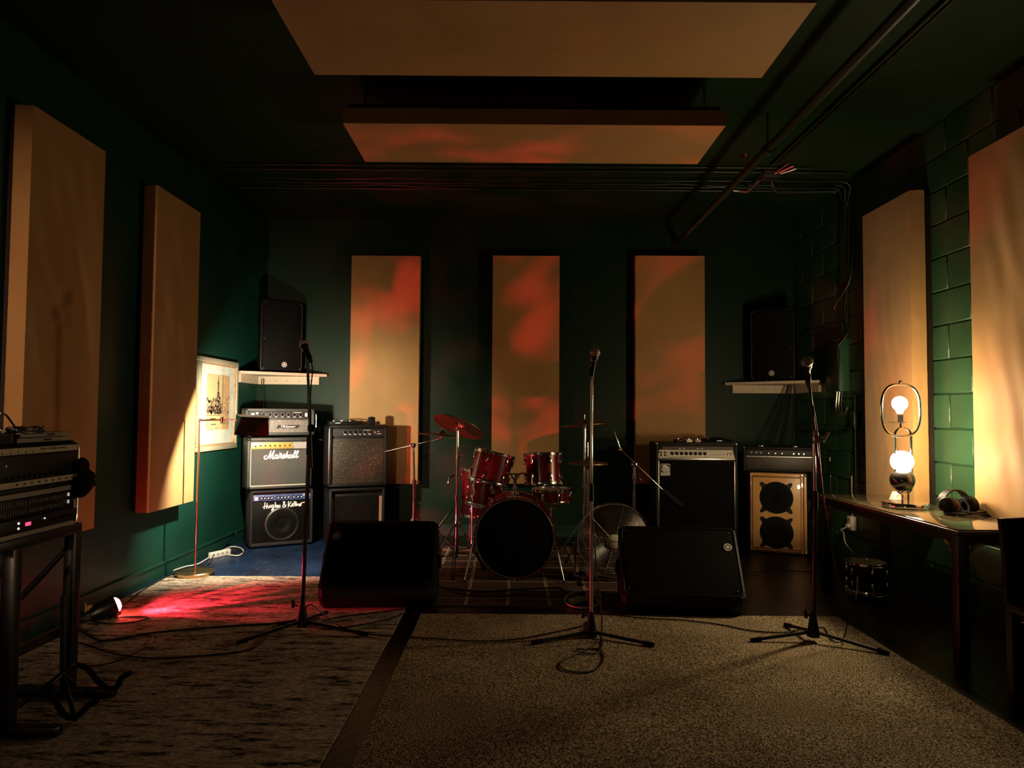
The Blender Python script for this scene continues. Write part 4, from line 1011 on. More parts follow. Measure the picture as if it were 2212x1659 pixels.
# ================================================================== PA speakers and shelves
def pa_speaker(name, label, group, emblem_mat, flip=1):
    t = thing(name, label, 'loudspeaker', group=group)
    W_, D_, H_ = .44, .36, .775
    m = MB(); pol = [(-W_ / 2, -D_ / 2 + .03), (-W_ / 2 + .02, -D_ / 2 + .008), (W_ / 2 - .02, -D_ / 2 + .008), (W_ / 2, -D_ / 2 + .03), (W_ / 2, -D_ / 2 + .12), (.11, D_ / 2), (-.11, D_ / 2), (-W_ / 2, -D_ / 2 + .12)]
    bmv = []; n = len(pol)
    levels = [(0, .96), (.012, 1.0), (H_ - .012, 1.0), (H_, .96)]
    vs = []
    for z, s_ in levels: vs += [V((p_[0] * s_, p_[1] * s_, z)) for p_ in pol]
    fs = []
    for l in range(3):
        for k_ in range(n): fs.append((l * n + k_, l * n + (k_ + 1) % n, (l + 1) * n + (k_ + 1) % n, (l + 1) * n + k_))
    fs += [tuple(reversed(range(n))), tuple(3 * n + k_ for k_ in range(n))]
    m.add(vs, fs).build('cabinet', MT['black'], t, ang=.5)
    # rounded front frame
    fr = MB(); pts = []
    r_ = .035; w2, h2 = W_ / 2 - .006, H_ / 2 - .016
    for cx2, cz2, a0 in ((w2 - r_, h2 - r_, 0), (-w2 + r_, h2 - r_, PI / 2), (-w2 + r_, -h2 + r_, PI), (w2 - r_, -h2 + r_, 3 * PI / 2)):
        for i in range(5): q_ = a0 + PI / 2 * i / 4; pts.append(V((cx2 + r_ * math.cos(q_), -D_ / 2 + .012, H_ / 2 + cz2 + r_ * math.sin(q_))))
    fr.tube(pts, .013, 8, True); fr.build('front_frame', MT['black'], t)
    gv = MB(); vs = []; fs = []
    for j in range(2):
        for i in range(9):
            x = (i / 8 - .5) * (W_ - .05); vs.append((x, -D_ / 2 - .002 - .016 * (1 - (2 * i / 8 - 1) ** 2), .025 + j * (H_ - .05)))
    nn = len(vs)
    vs += [(p_[0], -D_ / 2 + .012, p_[2]) for p_ in vs]
    for i in range(8): fs += [(i, i + 1, 9 + i + 1, 9 + i), (i, nn + i, nn + i + 1, i + 1), (9 + i, 9 + i + 1, nn + 9 + i + 1, nn + 9 + i)]
    fs += [(0, 9, nn + 9, nn), (8, nn + 8, nn + 17, 17)]
    gv.add(vs, fs).build('grille', MT['perf'], t)
    for sx in (-1, 1):
        for z in (.04, H_ * .45, H_ - .04): MB().cyl((sx * (W_ / 2 - .03), -D_ / 2 + .0, z), (sx * (W_ / 2 - .03), -D_ / 2 - .006, z), .006, None, 10).build('screw', MT['steel'], t)
    for sx in (-1, 1):
        hb = MB(); hb.tube([V((sx * .19, .0, H_ * .62)), V((sx * .185, .01, H_ * .6)), V((sx * .185, .01, H_ * .42)), V((sx * .19, 0, H_ * .4))], .012, 8); hb.build('handle', MT['black'], t)
    return t, W_, D_, H_
def shelf(name, label, corner, lx, ly, sx, zt):
    """triangular plywood shelf in a room corner; sx=+1 when the side wall is on the left"""
    t = thing(name, label, 'shelf', (corner[0], corner[1], zt - .028), 0, 'corner shelves for the speakers')
    e = .004
    MB().prism([(sx * e, -e), (sx * lx, -e), (sx * (lx + .03), -.05), (sx * .05, -ly - .02), (sx * e, -ly)], 0, .028).build('board', MT['ply'], t, smooth=False)
    m = MB(); m.b2((sx * .03, -.032, -.085), (sx * (lx - .06), -e, 0)); b_ = m.build('back_cleat', MT['ply'], t, smooth=False)
    for q in range(5): MB().cyl((sx * (.1 + q * (lx - .25) / 4), -.032, -.045), (sx * (.1 + q * (lx - .25) / 4), -.034, -.045), .005, None, 8).build('screw', MT['black_metal'], b_)
    m = MB(); m.b2((sx * e, -ly + .04, -.085), (sx * .032, -.03, 0)); b_ = m.build('side_cleat', MT['ply'], t, smooth=False)
    for q in range(3): MB().cyl((sx * .032, -.12 - q * (ly - .25) / 2, -.045), (sx * .034, -.12 - q * (ly - .25) / 2, -.045), .005, None, 8).build('screw', MT['black_metal'], b_)
    return t
shelf('corner_shelf', 'pale plywood corner shelf under the left loudspeaker', (XL, YB), .75, .57, 1, 1.735)
shelf('corner_shelf', 'pale plywood corner shelf under the right loudspeaker', (XR, YB), .75, .71, -1, 1.675)
t, W_, D_, H_ = pa_speaker('loudspeaker', 'black loudspeaker on the left corner shelf', 'loudspeakers on corner shelves', None)
ang = math.atan2(.57, .75); ctr = V((-2.415 - .012, 7.465, 0)); nrm = V((math.sin(ang), -math.cos(ang), 0)); ctr -= nrm * (D_ / 2 + .0)
t.location = (ctr.x, ctr.y, 1.735); t.rotation_euler = (0, 0, ang)
logo_yamaha(MT['white_print'], t, face_at(.02, -D_ / 2 - .0185, .085), .027)
t, W_, D_, H_ = pa_speaker('loudspeaker', 'black loudspeaker on the right corner shelf', 'loudspeakers on corner shelves', None)
ang = -math.atan2(.71, .75) * .8; ctr = V((2.715, 7.395, 0)); nrm = V((math.sin(ang), -math.cos(ang), 0)); ctr -= nrm * (D_ / 2 - .01)
t.location = (ctr.x, ctr.y, 1.675); t.rotation_euler = (0, 0, ang)
logo_yamaha(MT['white_print'], t, face_at(.0, -D_ / 2 - .0185, .085), .027)
# ================================================================== drum kit
def drum(t, R_, H_, m, nl=8, rim=True, head='head', shell_mat='drum', lugs=2, badge=None):
    """drum parts along local +Z of matrix m, base at z=0"""
    MB().lathe([(R_ - .008, .004), (R_, .004), (R_, H_ - .004), (R_ - .008, H_ - .004), (R_ - .008, .004)], m, 40).build('shell', MT[shell_mat], t)
    for z, s_ in ((H_, 1), (0, -1)):
        MB().lathe([(.001, z), (R_ * .9, z + s_ * .001), (R_ + .003, z), (R_ + .003, z - s_ * .006), (.001, z - s_ * .004)], m, 40).build('drum_head', MT[head], t)
        MB().lathe([(R_ + .002, z - s_ * .014), (R_ + .014, z - s_ * .014), (R_ + .015, z - s_ * .008), (R_ + .007, z - s_ * .006), (R_ + .007, z + s_ * .008), (R_ + .010, z + s_ * .011), (R_ + .003, z + s_ * .011), (R_ + .002, z - s_ * .014)], m, 40).build('hoop', MT['chrome'], t)
    for i in range(nl):
        a = 2 * PI * (i + .35) / nl; L_ = m @ M.Rotation(a, 4, 'Z')
        for z, s_ in ((H_ - .055, 1), (.055, -1)) if lugs == 2 else ((H_ / 2, 1),):
            lg = MB(); lg.box((R_ + .008, 0, z), (.016, .022, .05 if lugs == 2 else H_ * .6), L_, .006)
            lg = lg.build('lug', MT['chrome'], t)
            if lugs == 2: MB().cyl((R_ + .013, 0, z), (R_ + .013, 0, z + s_ * .06), .0035, None, 8, True, L_).cyl((R_ + .013, 0, z + s_ * .055), (R_ + .013, 0, z + s_ * .068), .006, None, 6, True, L_).build('tension_rod', MT['chrome'], lg)
    return t
def tilt(c, up): return axis_mat(c, up)
# bass drum
bd = thing('bass_drum', 'large bass drum with a black front head and red shell', 'drum', (0.03, 5.66, 0.009))
R0 = .305; bm_ = axis_mat((0, 0, R0 + .022), (0, 1, 0))
MB().lathe([(R0 - .01, 0.02), (R0, .02), (R0, .42), (R0 - .01, .42), (R0 - .01, .02)], bm_, 56).build('shell', MT['drum'], bd)
for z0, s_, mt in ((0, 1, 'head_black'), (.44, -1, 'head')):
    MB().lathe([(.001, z0 + s_ * .008), (R0 * .95, z0 + s_ * .007), (R0 + .002, z0 + s_ * .012), (R0 + .002, z0 + s_ * .02), (.001, z0 + s_ * .016)], bm_, 56).build('drum_head', MT[mt], bd)
    MB().lathe([(R0 + .002, z0), (R0 + .02, z0), (R0 + .02, z0 + s_ * .036), (R0 + .002, z0 + s_ * .036), (R0 + .002, z0)], bm_, 56).build('hoop', MT['drum'], bd)
    MB().ring((0, z0 - s_ * .001, R0 + .022), (0, 1, 0), R0 + .004, .004, 56, 6).build('head_ring', MT['chrome_dull'], bd)
for i in range(10):
    a = 2 * PI * (i + .5) / 10; L_ = bm_ @ M.Rotation(a, 4, 'Z')
    for z, s_ in ((.10, -1), (.34, 1)):
        lg = MB().box((R0 + .008, 0, z), (.018, .022, .055), L_, .006).build('lug', MT['chrome'], bd)
        MB().cyl((R0 + .014, 0, z), (R0 + .014, 0, z + s_ * .10), .0035, None, 8, True, L_).build('tension_rod', MT['chrome'], lg)
        MB().box((R0 + .018, 0, z + s_ * .088), (.018, .018, .03), L_, .004).build('claw', MT['chrome'], lg)
for sx in (-1, 1):
    sp_ = MB(); sp_.cyl((sx * .30, .09, .40), (sx * .385, -.07, .012), .0085, .007, 10).cyl((sx * .305, .08, .38), (sx * .318, .055, .32), .014, None, 12)
    sp_ = sp_.build('spur', MT['chrome'], bd); MB().cyl((sx * .385, -.07, .014), (sx * .3865, -.074, .0), .012, .008, 10).build('rubber_foot', MT['black_matte'], sp_)
mnt = MB().box((0, .19, .65), (.07, .09, .022), None, .008).cyl((0, .19, .65), (0, .19, .80), .0145, None, 14).cyl((0, .19, .70), (0, .19, .715), .02, None, 14)
mnt.build('tom_mount', MT['chrome'], bd)
MB().box((0, .19, .80), (.05, .04, .05), None, .008).build('mount_block', MT['chrome'], bd)
for sx in (-1, 1):
    am2 = MB(); am2.tube([V((sx * .015, .19, .81)), V((sx * .07, .19, .825)), V((sx * .10, .2, .80))], .008, 8, False, None, 4); am2.build('tom_arm', MT['chrome'], bd)
    MB().cyl((sx * .03, .17, .80), (sx * .03, .14, .80), .004).box((sx * .03, .135, .805), (.008, .006, .03)).build('wing_bolt', MT['chrome'], bd)
# rack toms
def tom(name, label, px, py, Y, R_, H_, up, **k_):
    c_ = at(px, py, Y); u = V(up).normalized(); b_ = c_ - u * H_ / 2
    t = thing(name, label, 'drum', tuple(b_), 0, 'red drums of the kit'); drum(t, R_, H_, axis_mat((0, 0, 0), u), **k_); return t, c_
def bracket(t, m_, R_, H_, a):
    L_ = m_ @ M.Rotation(a, 4, 'Z'); MB().box((R_ + .012, 0, H_ * .45), (.022, .055, .07), L_, .008).build('mount_bracket', MT['chrome'], t)
UPL = (.24, .10, 1); UPR = (-.03, .12, 1)
t1, c1 = tom('rack_tom', 'red rack tom tilted to the right over the bass drum', 1062, 1011, 5.92, .158, .245, UPL, nl=6)
t2, c2 = tom('rack_tom', 'upright red rack tom on the right over the bass drum', 1173, 1013, 5.90, .142, .235, UPR, nl=6)
# side tom behind, floor tom, snare
t3, c3 = tom('side_tom', 'small red tom low between floor tom and bass drum', 1047, 1064, 6.36, .145, .205, (.10, .05, 1), nl=6)
ts = thing('tom_stand', 'chrome stand under the small low red tom', 'stand', (c3.x, c3.y, .009))
MB().cyl((0, 0, .1), (0, 0, c3.z - .12), .012).build('pole', MT['chrome'], ts)
for q in range(3):
    a = 2 * PI * q / 3 + .4; MB().cyl((.0, 0, .22), (.2 * math.cos(a), .2 * math.sin(a), .008), .007, .007, 8).build('leg', MT['chrome'], ts)
    MB().tube([V((0, 0, c3.z - .14)), V((.10 * math.cos(a), .10 * math.sin(a), c3.z - .145)), V((.155 * math.cos(a), .155 * math.sin(a), c3.z - .13)), V((.16 * math.cos(a), .16 * math.sin(a), c3.z - .09))], .007, 6, False, None, 3).build('basket_arm', MT['chrome'], ts)
cf = at(1042, 1064, 6.78)
ft = thing('floor_tom', 'deep red floor tom standing behind the left of the bass drum', 'drum', (cf.x, cf.y, .009), 0, 'red drums of the kit')
drum(ft, .195, .43, M.Translation((0, 0, cf.z - .215)), nl=8)
for q in range(3):
    a = 2 * PI * q / 3 + 2.2; x, y = .215 * math.cos(a), .215 * math.sin(a)
    lg = MB().tube([V((x, y, cf.z + .05)), V((x, y, .14)), V((x * 1.12, y * 1.12, .02))], .006, 8, False, None, 3).box((x * .97, y * .97, cf.z - .03), (.03, .03, .06), None, .006).build('leg', MT['chrome'], ft)
    MB().cyl((x * 1.12, y * 1.12, .022), (x * 1.12, y * 1.12, 0), .012, .014, 10).build('rubber_foot', MT['black_matte'], lg)
cs_ = at(1192, 1068, 6.45)
sn = thing('snare_drum', 'shallow red snare drum behind the right of the bass drum', 'drum', (cs_.x, cs_.y, cs_.z - .06), 0, 'red drums of the kit')
drum(sn, .17, .105, M.Translation((0, 0, 0)), nl=8, lugs=1)
ss = thing('snare_stand', 'chrome stand holding the snare drum', 'stand', (cs_.x, cs_.y, .009))
zb = cs_.z - .06 - .02
MB().cyl((0, 0, .12), (0, 0, zb - .05), .012).build('pole', MT['chrome'], ss)
for q in range(3):
    a = 2 * PI * q / 3 + .9; MB().cyl((.0, 0, .24), (.24 * math.cos(a), .24 * math.sin(a), .008), .007, .007, 8).build('leg', MT['chrome'], ss)
    MB().tube([V((0, 0, zb - .06)), V((.12 * math.cos(a), .12 * math.sin(a), zb - .03)), V((.19 * math.cos(a), .19 * math.sin(a), zb - .012)), V((.195 * math.cos(a), .195 * math.sin(a), zb + .03))], .007, 6, False, None, 3).build('basket_arm', MT['chrome'], ss)
# ---- cymbals and stands
def cymbal(parent_m, R_, name, label, group, bell=.25):
    m = MB(); prof = [(.006, .036), (R_ * .10, .034), (R_ * .17, .026), (R_ * .22, .014)]
    for i in range(1, 8): u = i / 7; prof.append((R_ * (.22 + .78 * u), .014 - .022 * u ** 1.4))
    prof += [(p_[0], p_[1] - .0016) for p_ in reversed(prof)]; prof.append(prof[0])
    m.lathe(prof, None, 56)
    t = thing(name, label, 'cymbal', (0, 0, 0), 0, group); t.matrix_world = parent_m
    c_ = m.build('disc', MT['cymbal'], t)
    MB().cyl((0, 0, .034), (0, 0, .046), .014, .012, 14).build('felt_washer', MT['black_matte'], t)
    MB().cyl((0, 0, .046), (0, 0, .058), .008, .006, 10).box((0, 0, .056), (.03, .005, .008)).build('wing_nut', MT['chrome'], t)
    return t
def tripod(t, zt, spread, a0, mat, r_=.0085, fold=None):
    MB().cyl((0, 0, zt - .03), (0, 0, zt + .02), .019, None, 14).build('leg_collar', MT[mat], t)
    MB().cyl((0, 0, zt * .42), (0, 0, zt * .50), .017, None, 14).build('brace_collar', MT[mat], t)
    for q in range(3):
        a = a0 + 2 * PI * q / 3; c_, s_ = math.cos(a), math.sin(a)
        lg = MB()
        for off in (-.009, .009): lg.cyl((c_ * .02 - s_ * off, s_ * .02 + c_ * off, zt), (c_ * spread - s_ * off, s_ * spread + c_ * off, .012), r_ * .62, None, 8)
        lg = lg.build('leg', MT[mat], t)
        MB().cyl((c_ * .015, s_ * .015, zt * .46), (c_ * spread * .55, s_ * spread * .55, zt * .455), .005, None, 8).build('brace', MT[mat], lg)
        MB().cyl((c_ * spread * .97, s_ * spread * .97, .022), (c_ * spread * 1.03, s_ * spread * 1.03, .0), .016, .014, 10).build('rubber_foot', MT['black_matte'], lg)
# crash on a straight stand (left)
Yc = 5.92; pc0 = at(992, 918, Yc); pf = at(986, 1180, Yc)
cst = thing('cymbal_stand', 'chrome straight cymbal stand left of the rack toms', 'stand', (pf.x, Yc, .009))
zt = pc0.z - .02
MB().cyl((0, 0, .12), (0, 0, .62), .0135, None, 14).build('lower_tube', MT['chrome'], cst)
MB().cyl((0, 0, .60), (pc0.x - pf.x - .012, 0, zt - .02), .010, None, 14).build('upper_tube', MT['chrome'], cst)
MB().cyl((0, 0, .585), (0, 0, .64), .019, None, 14).cyl((.0, -.02, .615), (.045, -.03, .62), .005).build('clamp', MT['chrome'], cst)
MB().cyl((.004, 0, .93), (.004, 0, .97), .016, None, 14).cyl((0, 0, .95), (.05, -.01, .965), .004).build('clamp', MT['chrome'], cst)
MB().sphere((pc0.x - pf.x - .012, 0, zt - .022), .018).cyl((pc0.x - pf.x - .012, 0, zt - .02), (pc0.x - pf.x + .008, 0, zt + .06), .0045).build('tilter', MT['chrome'], cst)
tripod(cst, .40, .25, .5, 'chrome')
kn = MB(); kn.tube([V((-.03, -.02, .53)), V((-.155, -.05, .36)), V((-.03, -.06, .20))], .008, 8); kn.build('folding_brace', MT['chrome'], cst)
MB().tube([V((-.02, 0, .80)), V((-.06, -.02, .78)), V((-.075, -.02, .73))], .006, 8).build('side_lever', MT['chrome'], cst)
nrm = V((.36, -.34, 1)).normalized(); mm = axis_mat(pc0 - nrm * .01, V((.37, .40, 1)))
cymbal(mm, .222, 'crash_cymbal', 'bronze crash cymbal tilted right, glowing red, above the left tom', 'cymbals of the kit')
# boom stand with ride (far left)
Yr = 6.5; base = at(893, 1180, Yr); j0 = at(893, 962, Yr); tipp = at(945, 949, Yr); tail = at(830, 976, Yr)
rst = thing('boom_stand', 'chrome boom cymbal stand at the left behind the wedge monitor', 'stand', (base.x, Yr, 0))
o = V((base.x, Yr, 0))
MB().cyl((0, 0, .12), (0, 0, .68), .014, None, 14).build('lower_tube', MT['chrome'], rst)
MB().cyl((0, 0, .66), (j0 - o), .0105, None, 14).build('upper_tube', MT['chrome'], rst)
MB().cyl((0, 0, .66), (0, 0, .715), .02, None, 14).cyl((0, 0, .69), (.05, -.01, .70), .005).build('clamp', MT['chrome'], rst)
MB().box(tuple(j0 - o), (.045, .035, .04), None, .01).build('boom_joint', MT['chrome'], rst)
MB().cyl(tail - o, tipp - o, .0065, None, 10).build('boom_arm', MT['chrome'], rst)
MB().sphere(tuple(tipp - o), .016).tube([tipp - o, at(953, 945, Yr) - o, at(955, 925, Yr) - o, at(957, 917, Yr) - o], .0065, 8).build('tilter', MT['chrome'], rst)
tripod(rst, .36, .27, .2, 'chrome')
MB().lathe([(.012, .0), (.03, -.004), (.07, -.03), (.068, -.034), (.012, -.02)], M.Translation((0, 0, .345)), 24).build('leg_cover', MT['chrome'], rst)
cymbal(axis_mat(at(955, 938, Yr) - V((0, 0, .01)), (.105, .035, 1)), .238, 'ride_cymbal', 'bronze ride cymbal seen edge on at the left of the kit', 'cymbals of the kit')
# right: crash stand and hi-hat
Yh = 6.42; ph = at(1263, 914, Yh)
hs = thing('cymbal_stand', 'chrome cymbal stand right of the kit behind the centre microphone', 'stand', (ph.x, Yh, .009))
MB().cyl((0, 0, .12), (0, 0, .66), .0135, None, 14).build('lower_tube', MT['chrome'], hs)
MB().cyl((0, 0, .64), (.004, 0, ph.z - .02), .010, None, 14).build('upper_tube', MT['chrome'], hs)
MB().cyl((0, 0, .64), (0, 0, .69), .019, None, 14).cyl((0, 0, .66), (.05, -.01, .67), .005).build('clamp', MT['chrome'], hs)
MB().sphere((.0, 0, ph.z - .04), .018).cyl((0, 0, ph.z - .04), (0, 0, ph.z + .07), .0045).build('tilter', MT['chrome'], hs)
tripod(hs, .36, .26, 1.0, 'chrome')
cymbal(axis_mat(ph - V((0, 0, .015)), (-.07, .06, 1)), .232, 'crash_cymbal', 'dark bronze crash cymbal right of the kit behind the centre microphone', 'cymbals of the kit')
Yi = 6.12; pi_ = at(1270, 999, Yi)
hh = thing('hi_hat_stand', 'chrome hi-hat stand right of the snare drum', 'stand', (pi_.x, Yi, .009))
MB().cyl((0, 0, .10), (0, 0, .70), .0135, None, 14).build('lower_tube', MT['chrome'], hh)
MB().cyl((0, 0, .68), (0, 0, pi_.z - .03), .010, None, 14).build('upper_tube', MT['chrome'], hh)
MB().cyl((0, 0, pi_.z - .05), (0, 0, pi_.z + .16), .0035, None, 8).build('pull_rod', MT['chrome'], hh)
MB().cyl((0, 0, pi_.z - .045), (0, 0, pi_.z - .03), .022, None, 14).build('seat', MT['black_matte'], hh)
tripod(hh, .34, .26, .2, 'chrome')
MB().box((-.0, -.22, .03), (.09, .24, .012), M.Rotation(.12, 4, 'X'), .004).build('pedal', MT['steel'], hh)
cymbal(axis_mat(pi_ - V((0, 0, .004)), (.02, .02, 1)), .172, 'hi_hat_cymbal', 'upper bronze hi-hat cymbal right of the snare drum', 'cymbals of the kit')
cymbal(axis_mat(pi_ - V((0, 0, .012)), (.02, .02, -1)), .172, 'hi_hat_cymbal', 'lower upturned bronze hi-hat cymbal right of the snare drum', 'cymbals of the kit')
# empty boom stand behind the fan
Ye = 6.3; j0 = at(1370, 1004, Ye); base = at(1370, 1180, Ye); up_ = at(1340, 971, Ye); dn = at(1440, 1066, Ye); wt = at(1472, 1094, Ye)
es = thing('boom_stand', 'chrome boom stand without a cymbal, its weighted arm crossing the tall amplifier', 'stand', (base.x, Ye, .009)); o = V((base.x, Ye, .009))
MB().cyl((0, 0, .12), (0, 0, .64), .014, None, 14).build('lower_tube', MT['chrome'], es)
MB().cyl((0, 0, .62), j0 - o, .0105, None, 14).build('upper_tube', MT['chrome'], es)
MB().box(tuple(j0 - o), (.05, .035, .045), None, .012).build('boom_joint', MT['chrome'], es)
MB().cyl((0, -.01, j0.z - .13), (0, -.01, j0.z - .09), .018, None, 12).tube([V((.0, -.02, j0.z - .1)), V((.035, -.03, j0.z - .115)), V((.05, -.03, j0.z - .14))], .0065, 8).build('clamp', MT['chrome'], es)
MB().cyl(up_ - o, dn - o, .0062, None, 10).build('boom_arm', MT['chrome'], es)
MB().cyl(at(1432, 1059, Ye) - o, wt - o, .026, .03, 16).build('counterweight', MT['black_matte'], es)
MB().sphere(tuple(up_ - o), .017).cyl(up_ - o, at(1334, 952, Ye) - o, .0075).cyl(at(1334, 952, Ye) - o, at(1327, 932, Ye) - o, .004).build('tilter', MT['chrome'], es)
tripod(es, .36, .26, .6, 'chrome')
# drum throne
th = thing('drum_throne', 'round black stool behind the bass drum', 'stool', (.12, 7.12, .009))
MB().lathe([(.001, .50), (.16, .50), (.175, .485), (.175, .44), (.16, .43), (.001, .43)], None, 32).build('seat', MT['black'], th)
MB().cyl((0, 0, .1), (0, 0, .43), .014).build('pole', MT['chrome'], th); tripod(th, .3, .22, .9, 'chrome')
# pedal in front of hi-hat side: bass drum pedal
bp_ = thing('drum_pedal', 'steel bass drum pedal behind the bass drum', 'pedal', (.05, 6.32, .009))
MB().box((0, 0, .012), (.09, .28, .012), None, .003).build('base_plate', MT['steel'], bp_)
MB().box((0, .02, .05), (.08, .25, .012), M.Rotation(-.2, 4, 'X'), .003).build('footboard', MT['steel'], bp_)
for sx in (-1, 1): MB().cyl((sx * .045, -.12, .01), (sx * .045, -.12, .22), .008).build('post', MT['chrome'], bp_)
MB().cyl((-.045, -.12, .2), (.045, -.12, .2), .006).cyl((0, -.12, .2), (0, -.09, .34), .004).sphere((0, -.09, .34), .022).build('beater', MT['chrome'], bp_)
# ================================================================== stage monitors, mic stands, fan, cables
def monitor(name, label, P, yaw, W_, logo_px, bright=False):
    t = thing(name, label, 'loudspeaker', P, yaw, 'floor wedge monitors')
    # profile in (y, z): front grille leans back
    prof = [(-.10, .0), (.24, .0), (.36, .12), (.36, .30), (.20, .52), (.165, .535), (-.155, .135), (-.165, .085)]
    n = len(prof); m = MB(); vs = []; xs = [(-W_ / 2, .93), (-W_ / 2 + .03, 1.0), (W_ / 2 - .03, 1.0), (W_ / 2, .93)]
    for x, s_ in xs: vs += [V((x, .09 + (p_[0] - .09) * s_, .27 + (p_[1] - .27) * s_ if s_ < 1 else p_[1])) for p_ in prof]
    fs = []
    for l in range(3):
        for k_ in range(n): fs.append((l * n + k_, l * n + (k_ + 1) % n, (l + 1) * n + (k_ + 1) % n, (l + 1) * n + k_))
    fs += [tuple(reversed(range(n))), tuple(3 * n + k_ for k_ in range(n))]
    m.add(vs, fs).build('cabinet', MT['black'], t, ang=.4)
    a = V((0, -.155, .135)); b = V((0, .165, .535)); u = (b - a); Lg = u.length; u.normalize(); nn = V((0, -u.z, u.y))
    fmx = M((V((1, 0, 0)), u, nn)).transposed().to_4x4(); fmx.translation = (a + b) / 2 + nn * .002
    g = MB(); vs = []; fs = []; w2 = W_ - .06; l2 = Lg - .03
    for j in range(9):
        for i in range(2): vs.append(((i - .5) * w2, (j / 8 - .5) * l2, .016 * (1 - (2 * j / 8 - 1) ** 2) + .004))
    nb = len(vs); vs += [(p_[0], p_[1], -.006) for p_ in vs]
    for j in range(8): q = j * 2; fs += [(q, q + 1, q + 3, q + 2), (q, q + 2, nb + q + 2, nb + q), (q + 1, nb + q + 1, nb + q + 3, q + 3)]
    fs += [(0, nb, nb + 1, 1), (16, 17, nb + 17, nb + 16)]
    g.add(vs, fs, fmx).build('grille', MT['perf'], t)
    fr = MB(); pts = []; r_ = .04
    for cx2, cz2, a0 in ((w2 / 2 + .012 - r_, l2 / 2 + .006 - r_, 0), (-w2 / 2 - .012 + r_, l2 / 2 + .006 - r_, PI / 2), (-w2 / 2 - .012 + r_, -l2 / 2 - .006 + r_, PI), (w2 / 2 + .012 - r_, -l2 / 2 - .006 + r_, 3 * PI / 2)):
        for i in range(5): q_ = a0 + PI / 2 * i / 4; pts.append(fmx @ V((cx2 + r_ * math.cos(q_), cz2 + r_ * math.sin(q_), .003)))
    fr.tube(pts, .010, 8, True).build('front_frame', MT['black'], t)
    lx, ly, rot = logo_px
    logo_yamaha(MT['white_print'] if bright else MT['emblem_dim'], t, fmx @ M.Translation((lx, ly, .0205)) @ M.Rotation(rot, 4, 'Z'), .027)
    for sx in (-1, 1):
        for sy in (-1, 0, 1): MB().cyl((sx * (w2 / 2 - .02), sy * l2 * .44, .006), (sx * (w2 / 2 - .02), sy * l2 * .44, .014), .006, None, 8, True, fmx).build('screw', MT['steel'], t)
    for sx in (-1, 1): MB().tube([V((sx * W_ / 2, .06, .33)), V((sx * (W_ / 2 + .012), .08, .31)), V((sx * (W_ / 2 + .012), .2, .22)), V((sx * W_ / 2, .22, .2))], .012, 8, False, None, 3).build('handle', MT['black'], t)
    return t
MT['emblem_dim'] = plain('grey_emblem', (0.16, 0.16, 0.15), 0.5)
q = at(815, 1312, 4.86)
monitor('wedge_monitor', 'black floor wedge monitor on the area rug, at the left', (q.x, 4.94, .010), math.radians(2), .775, (-.315, .13, PI / 2))
q = at(1467, 1330, 4.82)
monitor('wedge_monitor', 'black floor wedge monitor in front of the tall amplifier, at the right', (q.x + .01, 4.83, .0), math.radians(-5), .80, (.325, .10, -PI / 2), True)

def cable(name, label, pts, r_=.0045, mat='cable', k_=6, group='cables on the floor'):
    return tag(MB().tube(pts, r_, 6, False, None, k_).build(name, MT[mat]), label, 'cable', group)
def fp(*pp, z=.014): return [onz(x, y, z) for x, y in pp]

def mic(label, tip, d, group, mesh='steel', r_=.030):
    """handheld microphone: ball head at tip, body running along d"""
    d = V(d).normalized(); t = thing('microphone', label, 'microphone', tuple(tip), 0, group)
    a = axis_mat((0, 0, 0), d)
    MB().sphere((0, 0, 0), r_, a, 20, 12).build('grille_ball', MT['mic_mesh'], t)
    MB().ring((0, 0, .0), d, r_ * 1.0, .0022, 24, 5).build('band', MT['chrome_dull'], t)
    MB().lathe([(.001, .016), (r_ * .82, .02), (r_ * .8, .032), (.017, .055), (.0115, .16), (.0115, .172), (.001, .172)], a, 20).build('body', MT['black_metal'], t)
    MB().ring(tuple(d * .045), d, .0195, .002, 20, 5).build('ring', MT['chrome'], t)
    return t
MT['mic_mesh'] = plain('mic_steel_mesh', (0.36, 0.33, 0.30), 0.5, 0.5, 20, 0.1, 420, 0.9, 0.002)
def clip(p, d):
    d = V(d).normalized(); m = MB(); a = axis_mat(p, d)
    m.lathe([(.012, 0), (.0155, .0), (.0175, .06), (.0135, .06), (.012, 0)], a, 16)
    return m
def mic_tripod(t, feet_w, zh, mat='black_metal'):
    """base block at the root with tubular legs to the foot points (world)"""
    o = V(t.location)
    MB().lathe([(.001, zh + .085), (.013, zh + .085), (.016, zh + .07), (.034, zh - .035), (.036, zh - .06), (.001, zh - .06)], None, 20).build('leg_hub', MT['black'], t)
    MB().cyl((-.022, -.012, zh + .06), (-.05, -.02, zh + .07), .005).cyl((-.05, -.02, zh + .052), (-.052, -.02, zh + .098), .010, .008, 10).build('clamp_knob', MT['black'], t)
    for f in feet_w:
        v = V(f) - o; d = V((v.x, v.y, 0)).normalized()
        lg = MB().cyl(d * .02 + V((0, 0, zh - .035)), V((v.x, v.y, v.z + .012)), .0095, .0095, 10).build('leg', MT[mat], t)
        e = V((v.x, v.y, v.z + .012)); dd = (e - (d * .02 + V((0, 0, zh - .035)))).normalized()
        MB().cyl(e - dd * .05, e + dd * .012, .0135, .012, 10).build('rubber_foot', MT['black_matte'], lg)
